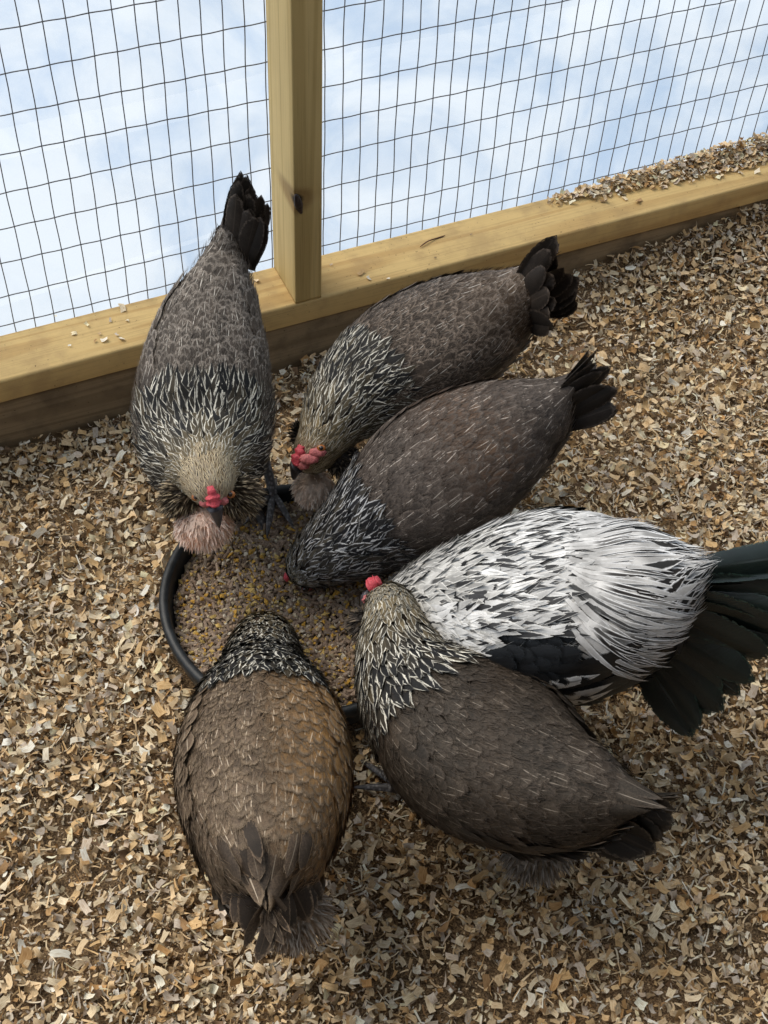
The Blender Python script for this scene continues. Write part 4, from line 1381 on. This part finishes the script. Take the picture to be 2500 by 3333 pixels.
def rooster_coat(root, B, org, r):
    ix = lambda q: float(np.interp(q, np.arange(len(D_PTS)), B.knots))
    s, th = B.rows(0.0, ix(6.0), .010, .012, r)
    new_part('body_feathers', B.coat(s, th, .036, .020, r, lift=.07), ROO_BLACK, root, 'stuff')
    # flight feathers of the folded wings, some edged white
    for s_, thc in ((1, 0.0), (-1, np.pi)):
        ts, hs = np.linspace(ix(1.9), ix(4.3), 16), np.linspace(-.42, .45, 9)
        TS, HS = np.meshgrid(ts, hs, indexing='ij')
        TH = thc + s_ * HS
        P = B.pos(TS, TH) + B.samp(B.Nr, TS, TH) * .003
        a_ = (np.arange(15)[:, None] * 9 + np.arange(8)[None]).ravel()
        wg = link('wing', mesh('wing', P.reshape(-1, 3), np.stack([a_, a_ + 1, a_ + 10, a_ + 9], 1), MD['skin']), root)
        for k in range(9):
            white = k in (1, 3, 6)
            d_ = B.coat(np.array([ix(3.75 - .03 * k)]), np.array([thc + s_ * (-.46 + .10 * k)]), (.085 if white else .125) - .003 * k, .019 if white else .019, r, lift=.012,
                        vs=np.linspace(0, 1, 11), yaw=s_ * (.10 - .02 * k), base=.0085 + (.0030 if white else .0004 * k), curl=.005, ncol=5, shape=shape_point if white else shape_round)
            new_part('flight_feather', d_, ROO_WHITE if white else ROO_BLACK, wg)
        # black wing coverts
        s, th = B.rows(ix(3.3), ix(4.35), .009, .011, r, thc - .55, thc + .55)
        new_part('wing_coverts', B.coat(s, th, .034, .018, r, lift=.07, base=.009), ROO_BLACK, wg, 'stuff')
        # white shoulder
        s, th = B.rows(ix(4.25), ix(5.7), .0052, .0060, r, thc - .75 if s_ > 0 else thc - .95, thc + .95 if s_ > 0 else thc + .75)
        new_part('shoulder_feathers', B.coat(s, th, .032, .0085, r, lift=.045, yj=.18, base=.006, shape=shape_point, alt=(r.random(len(s)) < .11) * .95), ROO_WHITE, root, 'stuff')
    # back
    s, th = B.rows(ix(2.6), ix(4.6), .0052, .0060, r, .72, np.pi - .72)
    new_part('back_feathers', B.coat(s, th, .040, .0085, r, lift=.045, yj=.18, base=.006, shape=shape_point, alt=(r.random(len(s)) < .28) * .95), ROO_WHITE, root, 'stuff')
    # saddle hackles streaming down both flanks
    s, th = B.rows(ix(0.5), ix(2.7), .0048, .0058, r, .42, np.pi - .42, jit=.45)
    side = np.where(th < np.pi / 2, -1.0, 1.0) * np.clip(np.abs(th - np.pi / 2) / .45, 0, 1)
    new_part('saddle_feathers', B.coat(s, th, .086 - .022 * np.clip((th - 1.2) ** 2, 0, 1), .0056, r, lift=.05, base=.010, shape=shape_point, yaw=side * .92, curl=.04,
                                       alt=(r.random(len(s)) < .20) * .9), ROO_SADDLE, root, 'stuff')
    s, th = B.rows(0.0, ix(1.2), .008, .010, r)
    new_part('rump_feathers', B.coat(s, th, .060, .014, r, lift=.12, base=.010, shape=shape_point, alt=(r.random(len(s)) < .62) * 1.0), ROO_SADDLE, root, 'stuff')


rD = chicken('rooster', 'white rooster with black streaks, black wing and green black tail', D_PTS, MD, 4.9, 9.0, (1720, 1275, .310), 36, (790, 1385, .050), (1200, 1400),
             group='rooster at the pan', category='rooster', hack=ROO_HACK, crown=CROWN_G, tailW=.042, tail_n=34, tailspread=(1.9, 3.0), comb=.017, hackL=.052, tent=.7, hook=rooster_coat)
root, B, org, (hc, d, Lh, Nh), r = rD
for s_ in (-1, 1):
    V, F = ellipsoid(hc - Nh * .020 + Lh * s_ * .008 + d * .002, np.array([-Nh, Lh, d]), (.013, .004, .008), 14, 10, .08, 2)
    link('wattle', mesh('wattle', V, F, COMB), root)
V0 = at(1452, 1245, .300) - org
for k in range(2, 8):
    dv = at(1640 + 8 * k, 1165 + 38 * k, .335 - .020 * k) - org - V0
    new_part('sickle_feather', big_feather(V0 - dv * .1 + np.array([0, 0, .012 - .004 * k]), dv + np.array([0, 0, .02]), np.array([.1, -.6, .8]), .17 + .01 * (k % 3), .036, -.22, shape_round, cup=.2), ROO_TAIL, root)

# --- golden brown hen seen from behind
F_PTS = [(578, 1905, .252, .022, .020, .024), (576, 1866, .247, .047, .042, .072), (573, 1796, .231, .066, .060, .094), (571, 1712, .212, .077, .070, .098),
         (570, 1630, .198, .079, .072, .092), (569, 1568, .186, .073, .068, .080), (568, 1512, .170, .064, .060, .060), (568, 1466, .150, .050, .048, .046),
         (569, 1425, .128, .044, .042, .038), (570, 1390, .106, .037, .036, .033), (571, 1368, .090, .029, .027, .026), (572, 1354, .077, .014, .013, .013)]
rF = chicken('hen', 'golden brown hen with drooping open tail and laced neck reaching into the pan', F_PTS, MF, 5.6, 9.4, (600, 2040, .222), 35, (574, 1358, .045), (570, 1760),
             soft=.7, tailW=.026, tailspread=(6.5, 3), tail_root=(584, 1890, .262), comb=0, tail_n=12, alt_fn=lambda s, th: np.clip(-np.cos(th) * 1.1 + .1, 0, 1) * np.clip(1.25 - np.abs(s - .38) * 2.4, 0, 1), tent=.30)

root, B, org, _h, r = rF
for k in range(48):
    th_ = np.pi / 2 + r.uniform(-1.05, 1.05)
    s0 = r.uniform(.0, .15)
    d_ = B.coat(np.array([s0]), np.array([th_]), .066 + .10 * (.15 - s0), .0135, r, lift=.055, vs=np.linspace(0, 1, 9), base=.0042, sink=.010, curl=.04, ncol=5, yj=.16)
    new_part('rump_feather', d_, MF['tail'] if abs(th_ - 1.5) < .50 and k % 4 else MF['wing'], root)

q = at(640, 1985, .150) - org
new_part('vent_fluff', puff(q, (.032, .024, .022), np.array([0, -.3, -.3]), 900, .013, .003, r), PALEFLUFF, root, 'stuff')
q2 = at(1165, 1830, .085) - rE[2]
new_part('thigh_fluff', puff(q2, (.036, .030, .034), np.array([0, -.2, -.5]), 1100, .014, .003, r), FLUFF, rE[0], 'stuff')
